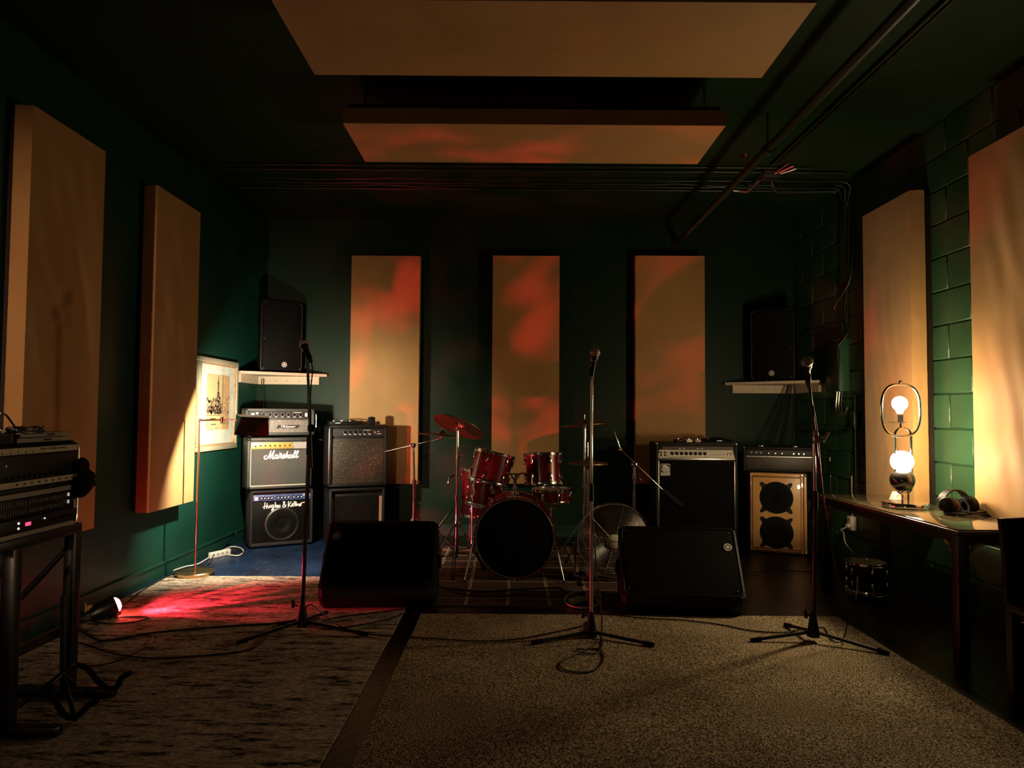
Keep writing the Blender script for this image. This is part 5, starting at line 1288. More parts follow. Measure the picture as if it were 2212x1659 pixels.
# ---- centre straight stand
Yp = 4.24; b0 = at(1277, 1370, Yp)
f1, f2 = onz(1153, 1392, .012), onz(1409, 1397, .012)
cstd = thing('microphone_stand', 'straight chrome microphone stand in the centre of the beige carpet', 'stand', (b0.x, Yp, .012), 0, 'microphone stands')
hubz = at(1277, 1352, Yp).z - .012
mic_tripod(cstd, [f1, f2, V((b0.x + .03, Yp - .33 + .62, .012))], hubz)
ztop = at(1277, 812, Yp).z - .012; zmid = at(1277, 1055, Yp).z - .012
MB().cyl((0, 0, hubz), (0, 0, zmid), .0105, None, 16).build('lower_tube', MT['chrome_dull'], cstd)
MB().cyl((0, 0, zmid - .03), (0.001, 0, ztop), .0078, None, 16).build('upper_tube', MT['chrome'], cstd)
MB().cyl((0, 0, zmid - .075), (0, 0, zmid + .03), .0155, .013, 16).build('clutch', MT['black'], cstd)
MB().cyl((0, 0, ztop - .006), (0, 0, ztop + .006), .0135, None, 14).build('thread_collar', MT['chrome'], cstd)
tip = at(1285.5, 762, Yp - .03); dm = (at(1278, 806, Yp + .0) - tip).normalized(); 
c_ = clip(tip + dm * .085 - V((b0.x, Yp, .012)), dm); c_.cyl((0, 0, ztop), (0, 0, ztop + .045), .010, .012, 12); c_.build('mic_clip', MT['black'], cstd)
mic('silver ball microphone on the straight centre stand', tip, dm, 'vocal microphones')
# cable looping from the centre mic to the floor
def around(px_list, Y0, Y1):
    n = len(px_list); return [at(x, y, Y0 + (Y1 - Y0) * i / (n - 1)) for i, (x, y) in enumerate(px_list)]
cab = [tip + dm * .17, at(1281, 850, Yp + .02), at(1276, 960, Yp + .022), at(1275, 1060, Yp + .024), at(1283, 1160, Yp - .03), at(1289, 1230, Yp - .06), at(1297, 1290, Yp - .09), at(1300, 1340, Yp - .1), at(1299, 1368, Yp - .1)]
cab += fp((1294, 1384), (1268, 1402), (1232, 1418), (1211, 1432), (1216, 1446), (1250, 1452), (1282, 1449), (1301, 1430), (1303, 1412), (1292, 1402), (1262, 1403), (1246, 1402), (1262, 1411), (1290, 1410), (1301, 1392), (1298, 1378), z=.018)
cable('microphone_cable', 'black microphone cable coiled on the beige carpet under the centre stand', cab, .0042)
# ---- left boom stand
Yl = 4.30; b0 = at(652, 1375, Yl); 
lst = thing('microphone_stand', 'black microphone stand on the worn area rug at the left', 'stand', (b0.x, Yl, .010), 0, 'microphone stands')
hubz = at(652, 1330, Yl).z - .010
mic_tripod(lst, [onz(516, 1392, .012), onz(790, 1374, .012), V((b0.x + .05, Yl + .36, .012))], hubz)
o = V((b0.x, Yl, .010)); P0 = at(654, 1310, Yl) - o; P1 = at(668, 950, Yl) - o; P2 = at(672, 925, Yl) - o; P3 = at(664, 775, Yl) - o
MB().cyl((0, 0, hubz), P1, .0125, .0115, 16).build('lower_tube', MT['black_metal'], lst)
MB().cyl(P1 + V((0, 0, -.09)), P1 + V((0, 0, .03)), .017, .015, 16).build('clutch', MT['black'], lst)
MB().cyl(at(673, 1010, Yl) - o, P3, .0095, .0085, 14).build('boom_arm', MT['black_metal'], lst)
MB().box(tuple(P2), (.04, .035, .045), None, .01).cyl(P2, P2 + V((.05, -.01, 0)), .006).cyl(P2 + V((.05, -.01, -.02)), P2 + V((.05, -.01, .02)), .008).build('boom_joint', MT['black'], lst)
tip = at(656, 744, Yl + .06); dm = (at(668, 772, Yl - .02) - tip).normalized()
c_ = clip(tip + dm * .075 - o, dm); c_.cyl(P3, P3 + V((0, 0, .025)), .012, .010, 12); c_.build('mic_clip', MT['black'], lst)
mic('dark microphone on the black stand in front of the left amplifiers', tip, dm, 'vocal microphones')
cab = [tip + dm * .17, at(675, 800, Yl + .015), at(671, 850, Yl + .02), at(671, 930, Yl - .03), at(668, 1040, Yl - .03), at(661, 1150, Yl - .025), at(656, 1240, Yl - .03), at(651, 1300, Yl - .04), at(655, 1318, Yl - .06), at(672, 1306, Yl - .06), at(705, 1330, Yl - .0)]
cab += fp((742, 1356), (790, 1369), (840, 1374), (900, 1377), (960, 1381), (1040, 1385), (1120, 1380), (1200, 1365), (1258, 1352), z=.02)
cable('microphone_cable', 'black microphone cable running from the left stand across to the centre stand', cab, .0042)
# ---- right boom stand
Yq = 4.18; b0 = at(1757, 1384, Yq)
rst_ = thing('microphone_stand', 'black boom microphone stand at the right edge of the beige carpet', 'stand', (b0.x, Yq, .012), 0, 'microphone stands'); o = V((b0.x, Yq, .012))
hubz = at(1757, 1352, Yq).z - .012
mic_tripod(rst_, [onz(1626, 1387, .012), onz(1916, 1415, .012), V((b0.x - .05, Yq - .02 + .3, .012))], hubz)
P1 = at(1758, 958, Yq) - o; J = at(1764, 948, Yq - .02) - o
MB().cyl((0, 0, hubz), at(1761, 1080, Yq) - o, .0120, None, 16).build('lower_tube', MT['black_metal'], rst_)
MB().cyl(at(1761, 1095, Yq) - o, P1, .0090, None, 16).build('upper_tube', MT['chrome'], rst_)
MB().cyl(at(1761, 1100, Yq) - o, at(1761, 1060, Yq) - o, .0165, .0145, 16).build('clutch', MT['black'], rst_)
MB().box(tuple(J), (.045, .04, .05), None, .012).build('boom_joint', MT['chrome_dull'], rst_)
MB().cyl(J, J + V((.045, -.015, .015)), .006).tube([J + V((.035, -.015, -.02)), J + V((.045, -.02, .012)), J + V((.065, -.02, .04))], .008, 8).build('wing_knob', MT['chrome'], rst_)
tipb = at(1747, 822, Yq - .05) - o; lowb = at(1774, 1062, Yq + .0) - o
MB().cyl(lowb, tipb, .0085, None, 14).build('boom_arm', MT['black_metal'], rst_)
MB().cyl(at(1760, 930, Yq - .03) - o, J, .014, .017, 14).build('boom_sleeve', MT['chrome_dull'], rst_)
tip = at(1743, 782, Yq - .09); dm = (at(1746, 824, Yq - .02) - tip).normalized()
c_ = clip(tip + dm * .08 - o, dm); c_.cyl(tipb, tipb + V((0, 0, .04)), .011, .013, 12); c_.build('mic_clip', MT['black'], rst_)
mic('silver ball microphone on the boom stand in front of the right shelf', tip, dm, 'vocal microphones', r_=.034)
cab = [tip + dm * .16, at(1757, 880, Yq - .04), at(1766, 940, Yq - .06), at(1775, 1040, Yq - .05), at(1786, 1120, Yq - .04), at(1800, 1200, Yq - .03), at(1815, 1270, Yq - .02), at(1829, 1320, Yq - .02), at(1828, 1360, Yq - .02)]
cab += fp((1818, 1384), (1800, 1384), (1788, 1368), (1778, 1356), (1740, 1358), (1690, 1366), (1620, 1362), (1560, 1350), (1480, 1340), (1400, 1336), (1340, 1330), (1295, 1322), z=.02)
cable('microphone_cable', 'black microphone cable hanging from the right boom stand onto the beige carpet', cab, .0042)
# ---- loose cables on the rug and floor
cable('floor_cable', 'black cable curving across the area rug from the left stand towards the rack', fp((640, 1340), (600, 1346), (520, 1351), (450, 1356), (380, 1362), (310, 1370), (262, 1380), (215, 1384), (175, 1362), (155, 1345)), .0062)
cable('floor_cable', 'black cable crossing the area rug in front of the left stand', fp((690, 1335), (640, 1348), (596, 1352), (560, 1392), (520, 1408), (420, 1418), (330, 1422), (250, 1413), (200, 1398), (170, 1388)), .005)
cable('floor_cable', 'black looped cable on the area rug near the rack', fp((180, 1440), (240, 1432), (290, 1412), (325, 1390), (330, 1376), (300, 1372), (250, 1380), (200, 1390)), .004)
cable('floor_cable', 'pair of black cables running from the left stand under the wedge monitor', fp((700, 1340), (740, 1332), (790, 1326), (840, 1320), (880, 1314), (930, 1306)), .0045)
cable('floor_cable', 'black cable running from the left stand foot to the carpet edge', fp((665, 1345), (700, 1358), (750, 1354), (800, 1346), (850, 1334), (880, 1322)), .0045)
cable('floor_cable', 'black cable bundle along the front edge of the drum rug', fp((930, 1268), (980, 1272), (1040, 1278), (1110, 1274), (1160, 1272), (1205, 1270), (1222, 1280)), .007)
cable('floor_cable', 'thin black cable behind the bundle in front of the bass drum', fp((945, 1262), (1000, 1283), (1070, 1288), (1140, 1284), (1190, 1290), (1230, 1284)), .005)
cable('floor_cable', 'black cable curled beside the right wedge monitor', fp((1300, 1295), (1330, 1282), (1345, 1290), (1330, 1300), (1310, 1290)), .005)
cable('floor_cable', 'thin black cable across the dark floor towards the small drum', fp((1600, 1240), (1660, 1234), (1720, 1233), (1780, 1240), (1830, 1243)), .004)
# ---- power strip in the centre
pw = onz(1262, 1298); s_dir = (onz(1305, 1284) - onz(1235, 1304)); pa = math.atan2(s_dir.y, s_dir.x)
ps = thing('power_strip', 'white power strip on the floor between the bass drum and right monitor', 'power strip', (pw.x, pw.y, 0), pa)
MB().box((0, 0, .02), (.29, .048, .038), None, .008).build('housing', MT['offwhite'], ps)
for i in range(5): MB().box((-.1 + i * .045, 0, .0395), (.026, .026, .002)).build('socket', MT['case_grey'], ps)
MB().box((.11, .0, .055), (.05, .045, .035), None, .008).build('plug', MT['white'], ps)
MB().box((-.02, .005, .052), (.032, .035, .03), None, .006).build('plug', MT['black'], ps)
cable('power_cable', 'white power cable looped around the centre power strip', fp((1304, 1276), (1270, 1274), (1240, 1279), (1222, 1291), (1224, 1304), (1245, 1312), (1275, 1312), (1294, 1303), (1290, 1296)), .0062, 'cable_white')
# ---- fan
pf = onz(1326, 1262); Yf = 5.62; fc = at(1326, 1166, Yf)
fan = thing('floor_fan', 'chrome round floor fan beside the bass drum', 'fan', (fc.x, Yf, .009), math.radians(-6)); fz = fc.z - .009; R_ = .278
def fring(r_, y, rad=.0021): return MB().ring((0, y, fz), (0, 1, 0), r_, rad, 48, 4)
g1 = MB()
for q in range(21):
    r_ = .058 + (R_ - .058) * q / 20; y = -.085 + .045 * (r_ / R_) ** 2.2; mm = fring(r_, y, .0027); g1.add(mm.v, mm.f)
g1.build('front_guard', MT['steel'], fan)['kind'] = 'stuff'
g2 = MB()
for q in range(15):
    r_ = .04 + (R_ - .04) * q / 14; y = .085 - .04 * (r_ / R_) ** 2.2; mm = fring(r_, y, .0018); g2.add(mm.v, mm.f)
g2.build('rear_guard', MT['black_metal'], fan)['kind'] = 'stuff'
for q in range(6):
    t = 2 * PI * q / 6 + .25
    MB().tube([V((r_ * math.cos(t), -.088 + .045 * (r_ / R_) ** 2.2, fz + r_ * math.sin(t))) for r_ in (.05, .15, .22, R_)], .003, 6).build('guard_spoke', MT['steel'], fan)
MB().lathe([(R_, -.045), (R_ + .008, -.045), (R_ + .008, .05), (R_, .05), (R_, -.045)], axis_mat((0, 0, fz), (0, 1, 0)), 48).build('rim', MT['chrome_dull'], fan)
hb = MB().lathe([(.001, -.098), (.045, -.096), (.056, -.088), (.056, -.08), (.001, -.08)], axis_mat((0, 0, fz), (0, 1, 0)), 28).build('badge', MT['offwhite'], fan)
sg = [[(0, .2), (.3, .9), (.9, .7), (.9, .1), (.2, -.2)], [(1.0, .1), (1.3, .4), (1.5, .0), (1.8, .4), (2.1, -.3), (2.3, .3), (2.7, .1), (3.0, .5), (3.3, .1), (3.7, .3)]]
ms_ = strokes(sg, .018, .012, .0014, -.034, fz, -.0985); ms_.build('lettering', MT['print_black'], hb)
for q in range(3):
    m = MB(); vs = []; fs = []
    for i in range(9):
        for j in range(7):
            r_ = .05 + .19 * i / 8; a = q * 2 * PI / 3 + (j / 6 - .5) * (1.15 - .25 * i / 8) - .25 * i / 8
            vs.append((r_ * math.cos(a), .02 + (j / 6 - .5) * .05, fz + r_ * math.sin(a)))
    for i in range(8):
        for j in range(6): b_ = i * 7 + j; fs.append((b_, b_ + 1, b_ + 8, b_ + 7))
    nb = len(vs); vs += [(v[0], v[1] + .003, v[2]) for v in vs]; fs += [tuple(reversed([x + nb for x in f])) for f in fs]
    m.add(vs, fs).build('blade', MT['black_metal'], fan)
MB().cyl((0, .0, fz), (0, .10, fz), .05, .06, 20).build('motor', MT['black_metal'], fan)
MB().tube([V((-R_ - .02, 0, fz)), V((-R_ - .022, 0, .12)), V((-R_ + .02, 0, .03)), V((R_ - .02, 0, .03)), V((R_ + .022, 0, .12)), V((R_ + .02, 0, fz))], .009, 8, False, None, 4).build('yoke', MT['chrome_dull'], fan)
for sx in (-1, 1): MB().tube([V((sx * (R_ - .03), .16, .010)), V((sx * (R_ - .03), -.13, .010)), V((sx * (R_ - .05), -.17, .010))], .010, 8).build('foot_bar', MT['chrome_dull'], fan)
# a wound cable and pedal gear between drum and fan
tag(MB().tube([V((.52 + .07 * math.cos(t * .7), 5.72 + .07 * math.sin(t * .7), .014 + .0012 * t)) for t in range(28)], .006, 6).build('coiled_cable', MT['cable']), 'small coil of black cable beside the bass drum spur', 'cable')
# ---- power strip and cables by the left wall
pw = onz(465, 1206); s_dir = (onz(488, 1200) - onz(434, 1212)); pa = math.atan2(s_dir.y, s_dir.x)
ps = thing('power_strip', 'white power strip lying against the left wall by the reading lamp', 'power strip', (pw.x + .01, pw.y + .07, 0), pa)
MB().box((0, 0, .028), (.235, .03, .055), None, .006).build('housing', MT['white'], ps)
for i in range(4): MB().box((-.08 + i * .05, -.0155, .03), (.02, .002, .02)).build('socket', MT['case_grey'], ps)
tag(MB().tube(fp((490, 1198), (515, 1200), (525, 1192), (520, 1184), (500, 1181), (478, 1190), (455, 1202), (428, 1218), (400, 1224), (370, 1234), z=.012), .0055, 6, False, None, 6).build('power_cable', MT['cable_white']), 'white power cable looped by the left amplifiers', 'cable', 'cables on the floor')
tag(MB().tube([onz(526, 1180, .02), onx(508, 1150, XL + .15), onx(500, 1166, XL + .05), onx(485, 1178, XL + .04), onz(462, 1198, .03), onz(455, 1214, .06), onz(446, 1222, .012), onz(428, 1226, .012)], .0045, 6, False, None, 6).build('power_cable', MT['cable']), 'black cable rising between the left amplifiers and the wall', 'cable', 'cables on the floor')
tag(MB().tube(fp((520, 1190), (500, 1192), (486, 1188), (500, 1184), (518, 1187), (524, 1194), (505, 1196), (490, 1192), z=.014), .005, 6, False, None, 6).build('power_cable', MT['cable']), 'coil of black cable inside the white loop by the left amplifiers', 'cable', 'cables on the floor')
tag(MB().tube(fp((395, 1232), (360, 1246), (330, 1262), (300, 1280), (275, 1300), (262, 1306), z=.013), .005, 6, False, None, 6).build('power_cable', MT['cable']), 'black cable along the wall from the reading lamp to the red lamp', 'cable', 'cables on the floor')
# ================================================================== framed picture
pic = thing('framed_picture', 'gilt framed sepia street print with a white mat on the left wall', 'picture', (XL + .002, 6.70, .96), PI / 2)
PW, PHh = .89, .855
# local: x along +Y world, front looks local -Y (= world +X)
FW = .045
for nm, c_, d_ in (('frame_rail', (0, -.018, FW / 2), (PW, .036, FW)), ('frame_rail', (0, -.018, PHh - FW / 2), (PW, .036, FW)), ('frame_rail', (-PW / 2 + FW / 2, -.018, PHh / 2), (FW, .036, PHh - 2 * FW)), ('frame_rail', (PW / 2 - FW / 2, -.018, PHh / 2), (FW, .036, PHh - 2 * FW))):
    MB().box(c_, d_, None, .008).build(nm, MT['frame_gilt'], pic)
MB().box((0, -.006, PHh / 2), (PW - 2 * FW, .008, PHh - 2 * FW)).build('mat_board', MT['paper_white'], pic)
for s_, e_ in (((0, -.015, FW + .008), (PW - 2 * FW, .022, .016)), ((0, -.015, PHh - FW - .008), (PW - 2 * FW, .022, .016))): MB().box(s_, e_).build('inner_lip', MT['sepia_mid'], pic)
for sx in (-1, 1): MB().box((sx * (PW / 2 - FW - .008), -.015, PHh / 2), (.016, .022, PHh - 2 * FW)).build('inner_lip', MT['sepia_mid'], pic)
yy = -.0105
pr = MB().box((-.0, yy, .43), (.36, .001, .42)).build('print', MT['print_sky'], pic)
def ink(mat, nm, *bxs, y=-.0113):
    m = MB()
    for (x, z, w, h) in bxs: m.box((x, y, z), (w, .0006, h))
    return m.build(nm, MT[mat], pr, smooth=False)
ink('sepia_tan', 'print_building', (.125, .43, .11, .42))
ink('sepia_bus', 'print_bus', (-.06, .275, .24, .11))
rb = random.Random(3)
# column with a statue, crowd of roofs and trees, facade windows, bus lettering
ink('sepia_dark', 'print_column', (-.005, .545, .018, .10), (-.005, .60, .008, .05), (-.008, .575, .03, .008), (-.003, .49, .034, .03), (.0, .47, .05, .012), y=-.0116)
ink('sepia_dark', 'print_pole', (.065, .49, .008, .30), y=-.0119)
ink('sepia_dark', 'print_crowd', *[(-.17 + .22 * rb.random(), .345 + .12 * rb.random() ** 1.6, .006 + .018 * rb.random(), .004 + .014 * rb.random()) for _ in range(110)], y=-.0117)
ink('sepia_mid', 'print_trees', *[(-.175 + .23 * rb.random(), .345 + .10 * rb.random(), .012 + .02 * rb.random(), .008 + .02 * rb.random()) for _ in range(60)], y=-.0115)
ink('sepia_mid', 'print_facade', *[(.078 + .1 * rb.random(), .26 + .22 * rb.random(), .004 + .012 * rb.random(), .003 + .01 * rb.random()) for _ in range(110)], y=-.0117)
ink('sepia_dark', 'print_bus_lines', (-.06, .33, .23, .004), (-.08, .305, .09, .008), (-.07, .262, .08, .008), (-.176, .275, .004, .08), (-.12, .222, .10, .003), (-.02, .235, .05, .003), y=-.0117)
pr.scale = (1.45, 1, 1.24); pr.location = (.02, 0, .45 - .43 * 1.24)
MB().box((0, -.0175, PHh / 2), (PW - 2 * FW, .002, PHh - 2 * FW)).build('glass_pane', MT['pane'], pic)

# ================================================================== equipment rack at the left edge
XRk = -2.0
rk = thing('equipment_rack', 'carpeted rack case of audio units with chrome edges at the far left', 'rack', (XRk, 2.99, .80), PI / 2)
# local: front looks local -Y (world +X); local x runs along world +Y
RW, RD, RH = .60, .46, .385
MB().box((0, RD / 2, RH / 2), (RW, RD, RH), None, .022, 3).build('case', MT['black_matte'], rk)
for sx in (-1, 1):
    MB().tube([V((sx * (RW / 2 - .05), -.004, RH - .006)), V((sx * (RW / 2 - .02), -.004, RH - .010)), V((sx * (RW / 2 - .008), -.004, RH - .04)), V((sx * (RW / 2 - .006), -.004, .05)), V((sx * (RW / 2 - .012), -.004, .014)), V((sx * (RW / 2 - .05), -.004, .006))], .006, 8).build('edge_trim', MT['chrome_dull'], rk)
def unit(z0, z1, mat, nm='rack_unit', y=-.012, w=RW - .045):
    return MB().b2((-w / 2, y, z0), (w / 2, .05, z1), None, .003).build(nm, MT[mat], rk)
u5 = unit(RH - .045, RH - .018, 'labeltape', 'label_strip', -.010)
m = MB()
for q in range(14): m.box((.02 + q * .013 + .004 * rb.random(), -.0105, RH - .030 + .003 * rb.random()), (.006 + .006 * rb.random(), .001, .003 + .006 * rb.random()))
for q in range(6): m.box((-.25 + q * .045, -.0105, RH - .036), (.003, .001, .012))
m.build('handwriting', MT['print_black'], u5)
u4 = unit(RH - .150, RH - .048, 'black', y=-.016)
for q in range(16): MB().cyl((-.255 + q * .034, -.016, RH - .135), (-.255 + q * .034, -.026, RH - .135), .006, .005, 10).build('knob', MT['black_metal'], u4)
MB().box((-.19, -.0165, RH - .085), (.006, .002, .010)).build('indicator', MT['led_dim'] if 'led_dim' in MT else MT['led_red'], u4)
u5 = unit(RH - .178, RH - .152, 'labeltape', 'label_strip', -.012, RW - .075)
m = MB()
for q in range(9): m.box((-.12 + q * .045, -.0125, RH - .165), (.012, .001, .008))
m.build('handwriting', MT['print_black'], u5)
unit(RH - .198, RH - .180, 'black', y=-.014)
unit(RH - .222, RH - .200, 'case_grey', 'blank_panel', -.010, RW - .06)
u3 = unit(RH - .298, RH - .224, 'black', y=-.012)
for row in (0, 1):
    m = MB()
    for q in range(31): m.box((-.265 + q * .0138 + (.012 if q > 14 else 0), -.0145, RH - .242 - row * .036 - .006 * NZ.noise(V((q * .4, row, 0)))), (.0035, .006, .014))
    m.build('fader_row', MT['case_grey'], u3)['kind'] = 'stuff'
for z in (.236, .244, .268, .276): MB().box((.215, -.013, RH - z), (.010, .004, .006)).build('indicator', MT['led_soft'] if 'led_soft' in MT else MT['white'], u3)
for q in range(5): MB().box((.262, -.013, RH - .27 - q * .0085), (.014, .003, .005)).build('meter_segment', MT['white'], u3)
u2 = unit(.026, .082, 'black', y=-.014)
for q in range(3): MB().box((-.06 + q * .012, -.0148, .054), (.007, .002, .014)).build('led_digit', MT['led_red'], u2)
for z in (.043, .064): MB().cyl((-.105, -.014, z), (-.105, -.016, z), .0045, None, 10).build('indicator', MT['led_white'], u2)
MB().cyl((.055, -.014, .062), (.055, -.016, .062), .003, None, 8).build('indicator', MT['led_white'], u2)
for q in range(6): MB().cyl((.09 + q * .03, -.014, .05), (.09 + q * .03, -.022, .05), .005, .004, 10).build('knob', MT['black_metal'], u2)
unit(.004, .024, 'case_grey', 'blank_panel', -.010, RW - .07)
# on top of the rack
tz = .80 + RH
for i_, (dy, w, lab) in enumerate(((3.08, .34, 'lower pale flat case on top of the rack'), (3.10, .345, 'upper pale flat case on top of the rack'))):
    bx = thing('flat_case', lab, 'case', (XRk - .13, dy, tz + i_ * .021), PI / 2, 'pale flat cases on the rack')
    MB().box((0, 0, .0095), (w, .22, .019), None, .003).build('body', MT['case_grey'], bx); MB().box((.02, -.1105, .0095), (.05, .002, .008)).build('latch', MT['black_metal'], bx)
bx = thing('effects_unit', 'brown box at the left on top of the rack', 'audio unit', (XRk - .12, 2.795, tz), PI / 2)
MB().box((0, 0, .021), (.19, .2, .042), None, .004).build('body', MT['jbrown'], bx); MB().box((.0, -.101, .02), (.15, .003, .03)).build('face_plate', MT['black'], bx)
for q in range(6): MB().cyl((-.075 + q * .03, -.06, .042), (-.075 + q * .03, -.06, .056), .007, .006, 10).build('knob', MT['chrome_dull'], bx)
tag(MB().tube([V((XRk - .05, 3.0 + .09 * math.cos(t * .55), tz + .052 + .012 * math.sin(t * 1.3) + .0)) + V((.05 * math.sin(t * .55), 0, 0)) for t in range(22)], .006, 6).build('cable_coil', MT['cable']), 'loose coil of black cable on the pale cases', 'cable')
tag(MB().tube([at(0, 893, 2.75), at(12, 896, 2.8), at(22, 908, 2.83), at(34, 925, 2.86), at(40, 935, 2.86)], .004, 6, False, None, 5).build('patch_cable', MT['cable']), 'thin black cable rising off the top of the rack at the picture edge', 'cable')
# cloth cap hanging at the rack corner
cp = thing('cloth_cap', 'black cloth cap hanging on the front corner of the rack', 'cap', (XRk + .035, 3.285, .985), PI / 2)
m = MB(); m.sphere((0, 0, 0), (.052, .04, .062), M.Rotation(.3, 4, 'X'), 20, 12)
for v in m.v: v += V((NZ.noise(v * 25), NZ.noise(v * 25 + V((5, 0, 0))), NZ.noise(v * 30))) * .016
m.build('crown', MT['black_matte'], cp); m = MB(); m.sphere((-.055, 0, .062), (.045, .022, .04), M.Rotation(.5, 4, 'Y'), 16, 8); m.build('brim', MT['black_matte'], cp)
# stand carrying the rack
stn = thing('rack_stand', 'black steel stand with T feet under the rack', 'stand', (XRk, 2.99, .009))
for y_ in (-.06 + .03 - .03, .36 - .0):
    pass
for y_ in (-.07, .33):
    ps_ = MB().b2((-.055, y_ - .028, .03), (-.005, y_ + .028, .75), None, .006).build('post', MT['black_metal'], stn)
    MB().b2((-.5, y_ - .026, 0), (.19, y_ + .026, .045), None, .012).build('foot', MT['black_metal'], stn)
    MB().cyl((-.03, y_, .70), (-.35, y_, .35), .014).build('strut', MT['black_metal'], stn)
for x_ in (-.40, -.03): MB().b2((x_ - .025, -.24, .745), (x_ + .025, .36, .79), None, .006).build('top_rail', MT['black_metal'], stn)
MB().b2((-.04, -.07, .30), (-.015, .33, .34)).build('cross_bar', MT['black_metal'], stn)
# guitar stand
gs = thing('guitar_stand', 'low black guitar stand with upturned cradle arms at the lower left', 'stand', (-1.86, 3.23, .009))
def gp(px, py, Y): return at(px, py, Y) - V((-1.86, 3.23, .009))
MB().tube([gp(165, 1436, 3.30), gp(190, 1445, 3.24), gp(212, 1472, 3.2), gp(236, 1488, 3.18), gp(255, 1480, 3.18), gp(262, 1465, 3.18), gp(283, 1453, 3.18)], .0125, 10, False, None, 4).build('cradle_arm', MT['black_matte'], gs)
MB().tube([gp(108, 1480, 3.12), gp(118, 1510, 3.06), gp(140, 1545, 3.0), gp(165, 1548, 2.98), gp(190, 1525, 2.98), gp(212, 1512, 2.98)], .0125, 10, False, None, 4).build('cradle_arm', MT['black_matte'], gs)
MB().tube([gp(108, 1480, 3.12), gp(135, 1455, 3.2), gp(165, 1436, 3.30)], .012, 8, False, None, 4).build('yoke', MT['black_metal'], gs)
e1 = gp(135, 1455, 3.2)
for dx, dy in ((.16, -.16), (-.16, -.12), (-.03, .17)):
    l_ = MB().cyl(e1, V((e1.x + dx, e1.y + dy, .012)), .010, .010, 10).build('leg', MT['black_metal'], gs)
MB().cyl(e1 - V((0, 0, .02)), e1 + V((-.02, .02, .34)), .011).build('neck_tube', MT['black_metal'], gs)
# adaptors and rubbish by the wall
ad = onz(172, 1322)
tag(MB().add(*(lambda: ([(-.06,-.04,0),(.06,-.04,0),(.06,.04,0),(-.06,.04,0),(-.03,-.03,.07),(.055,-.035,.085),(.05,.03,.08),(-.02,.03,.06)], [(0,3,2,1),(4,5,6,7),(0,1,5,4),(1,2,6,5),(2,3,7,6),(3,0,4,7)]))()).build('crumpled_box', MT['cardboard'], None, False), 'crumpled speckled tan carton beside the red lamp', 'box').location = (ad.x + .0, ad.y, .01)
a2 = onz(152, 1358)
adp = thing('power_adapter', 'small grey power adapter on the rug under the rack', 'adapter', (a2.x, a2.y, .009), .5)
MB().box((0, 0, .02), (.07, .045, .04), None, .006).build('body', MT['case_grey'], adp); MB().tube([V((.035, 0, .02)), V((.08, .02, .006)), V((.14, -.03, .005))], .003, 6, False, None, 4).build('cord', MT['cable'], adp)
# wall hooks between left panels
for i_, (px, py, lab) in enumerate(((285, 676, 'upper small green painted wall plate between the left panels'), (292, 799, 'lower small green painted wall plate between the left panels'))):
    w_ = onx(px, py, XL); wp = thing('wall_plate', lab, 'wall plate', (XL, w_.y, w_.z), PI / 2, 'small wall plates')
    MB().box((0, -.008, 0), (.035, .016, .035), None, .004).build('plate', MT['pipe_green'], wp); MB().cyl((0, -.016, .006), (0, -.020, .006), .004, None, 8).build('screw', MT['brass'], wp)

# ================================================================== small drum, outlet, pole on the right
pd = onz(1866, 1290)
sd_ = thing('small_drum', 'small black drum with a tan head under the table', 'drum', (2.60, 5.24, 0.0))
zd = .05
drum(sd_, .128, .20, M.Translation((0, 0, zd)), nl=6, shell_mat='black', head='head')
for q in range(3):
    a = 2 * PI * q / 3 - .35; MB().tube([V((.145 * math.cos(a), .145 * math.sin(a), .17)), V((.15 * math.cos(a), .15 * math.sin(a), .10)), V((.175 * math.cos(a), .175 * math.sin(a), .008))], .006, 8).build('leg', MT['chrome'], sd_)
w_ = onx(1846, 1130, XR - .006)
ol = thing('wall_outlet', 'beige wall outlet box on the block wall behind the table', 'outlet', (XR - .006, w_.y, w_.z), -PI / 2)
MB().box((0, -.025, 0), (.085, .05, .125), None, .006).build('box', MT['offwhite'], ol)
for z in (-.028, .028): MB().box((0, -.051, z), (.034, .003, .03)).build('socket', MT['case_grey'], ol)
MB().box((.02, -.068, -.02), (.05, .034, .03), None, .008).build('plug', MT['white'], ol)
MB().cyl((0, -.02, .06), (0, -.02, .42), .010).build('conduit', MT['steel'], ol)
pl = V((XR - .08, w_.y - .02, w_.z - .03))
tag(MB().tube([pl, pl + V((-.06, .0, -.03)), at(1822, 1150, 6.2), at(1826, 1172, 6.1), at(1840, 1190, 5.95), at(1845, 1200, 5.85), onz(1848, 1212, .02), onz(1840, 1230, .01)], .006, 6, False, None, 5).build('power_cable', MT['cable_white']), 'white power cable hanging from the wall outlet', 'cable')
pq = at(1794, 987, 6.9)
pole = thing('metal_pole', 'thin upright metal pole with a white tip by the right wall', 'pole', (pq.x, 6.9, 0))
MB().cyl((0, 0, 0), (0, 0, pq.z - .04), .008).build('shaft', MT['chrome_dull'], pole); MB().cyl((0, 0, pq.z - .04), (0, 0, pq.z), .013, .010).build('tip', MT['white'], pole)
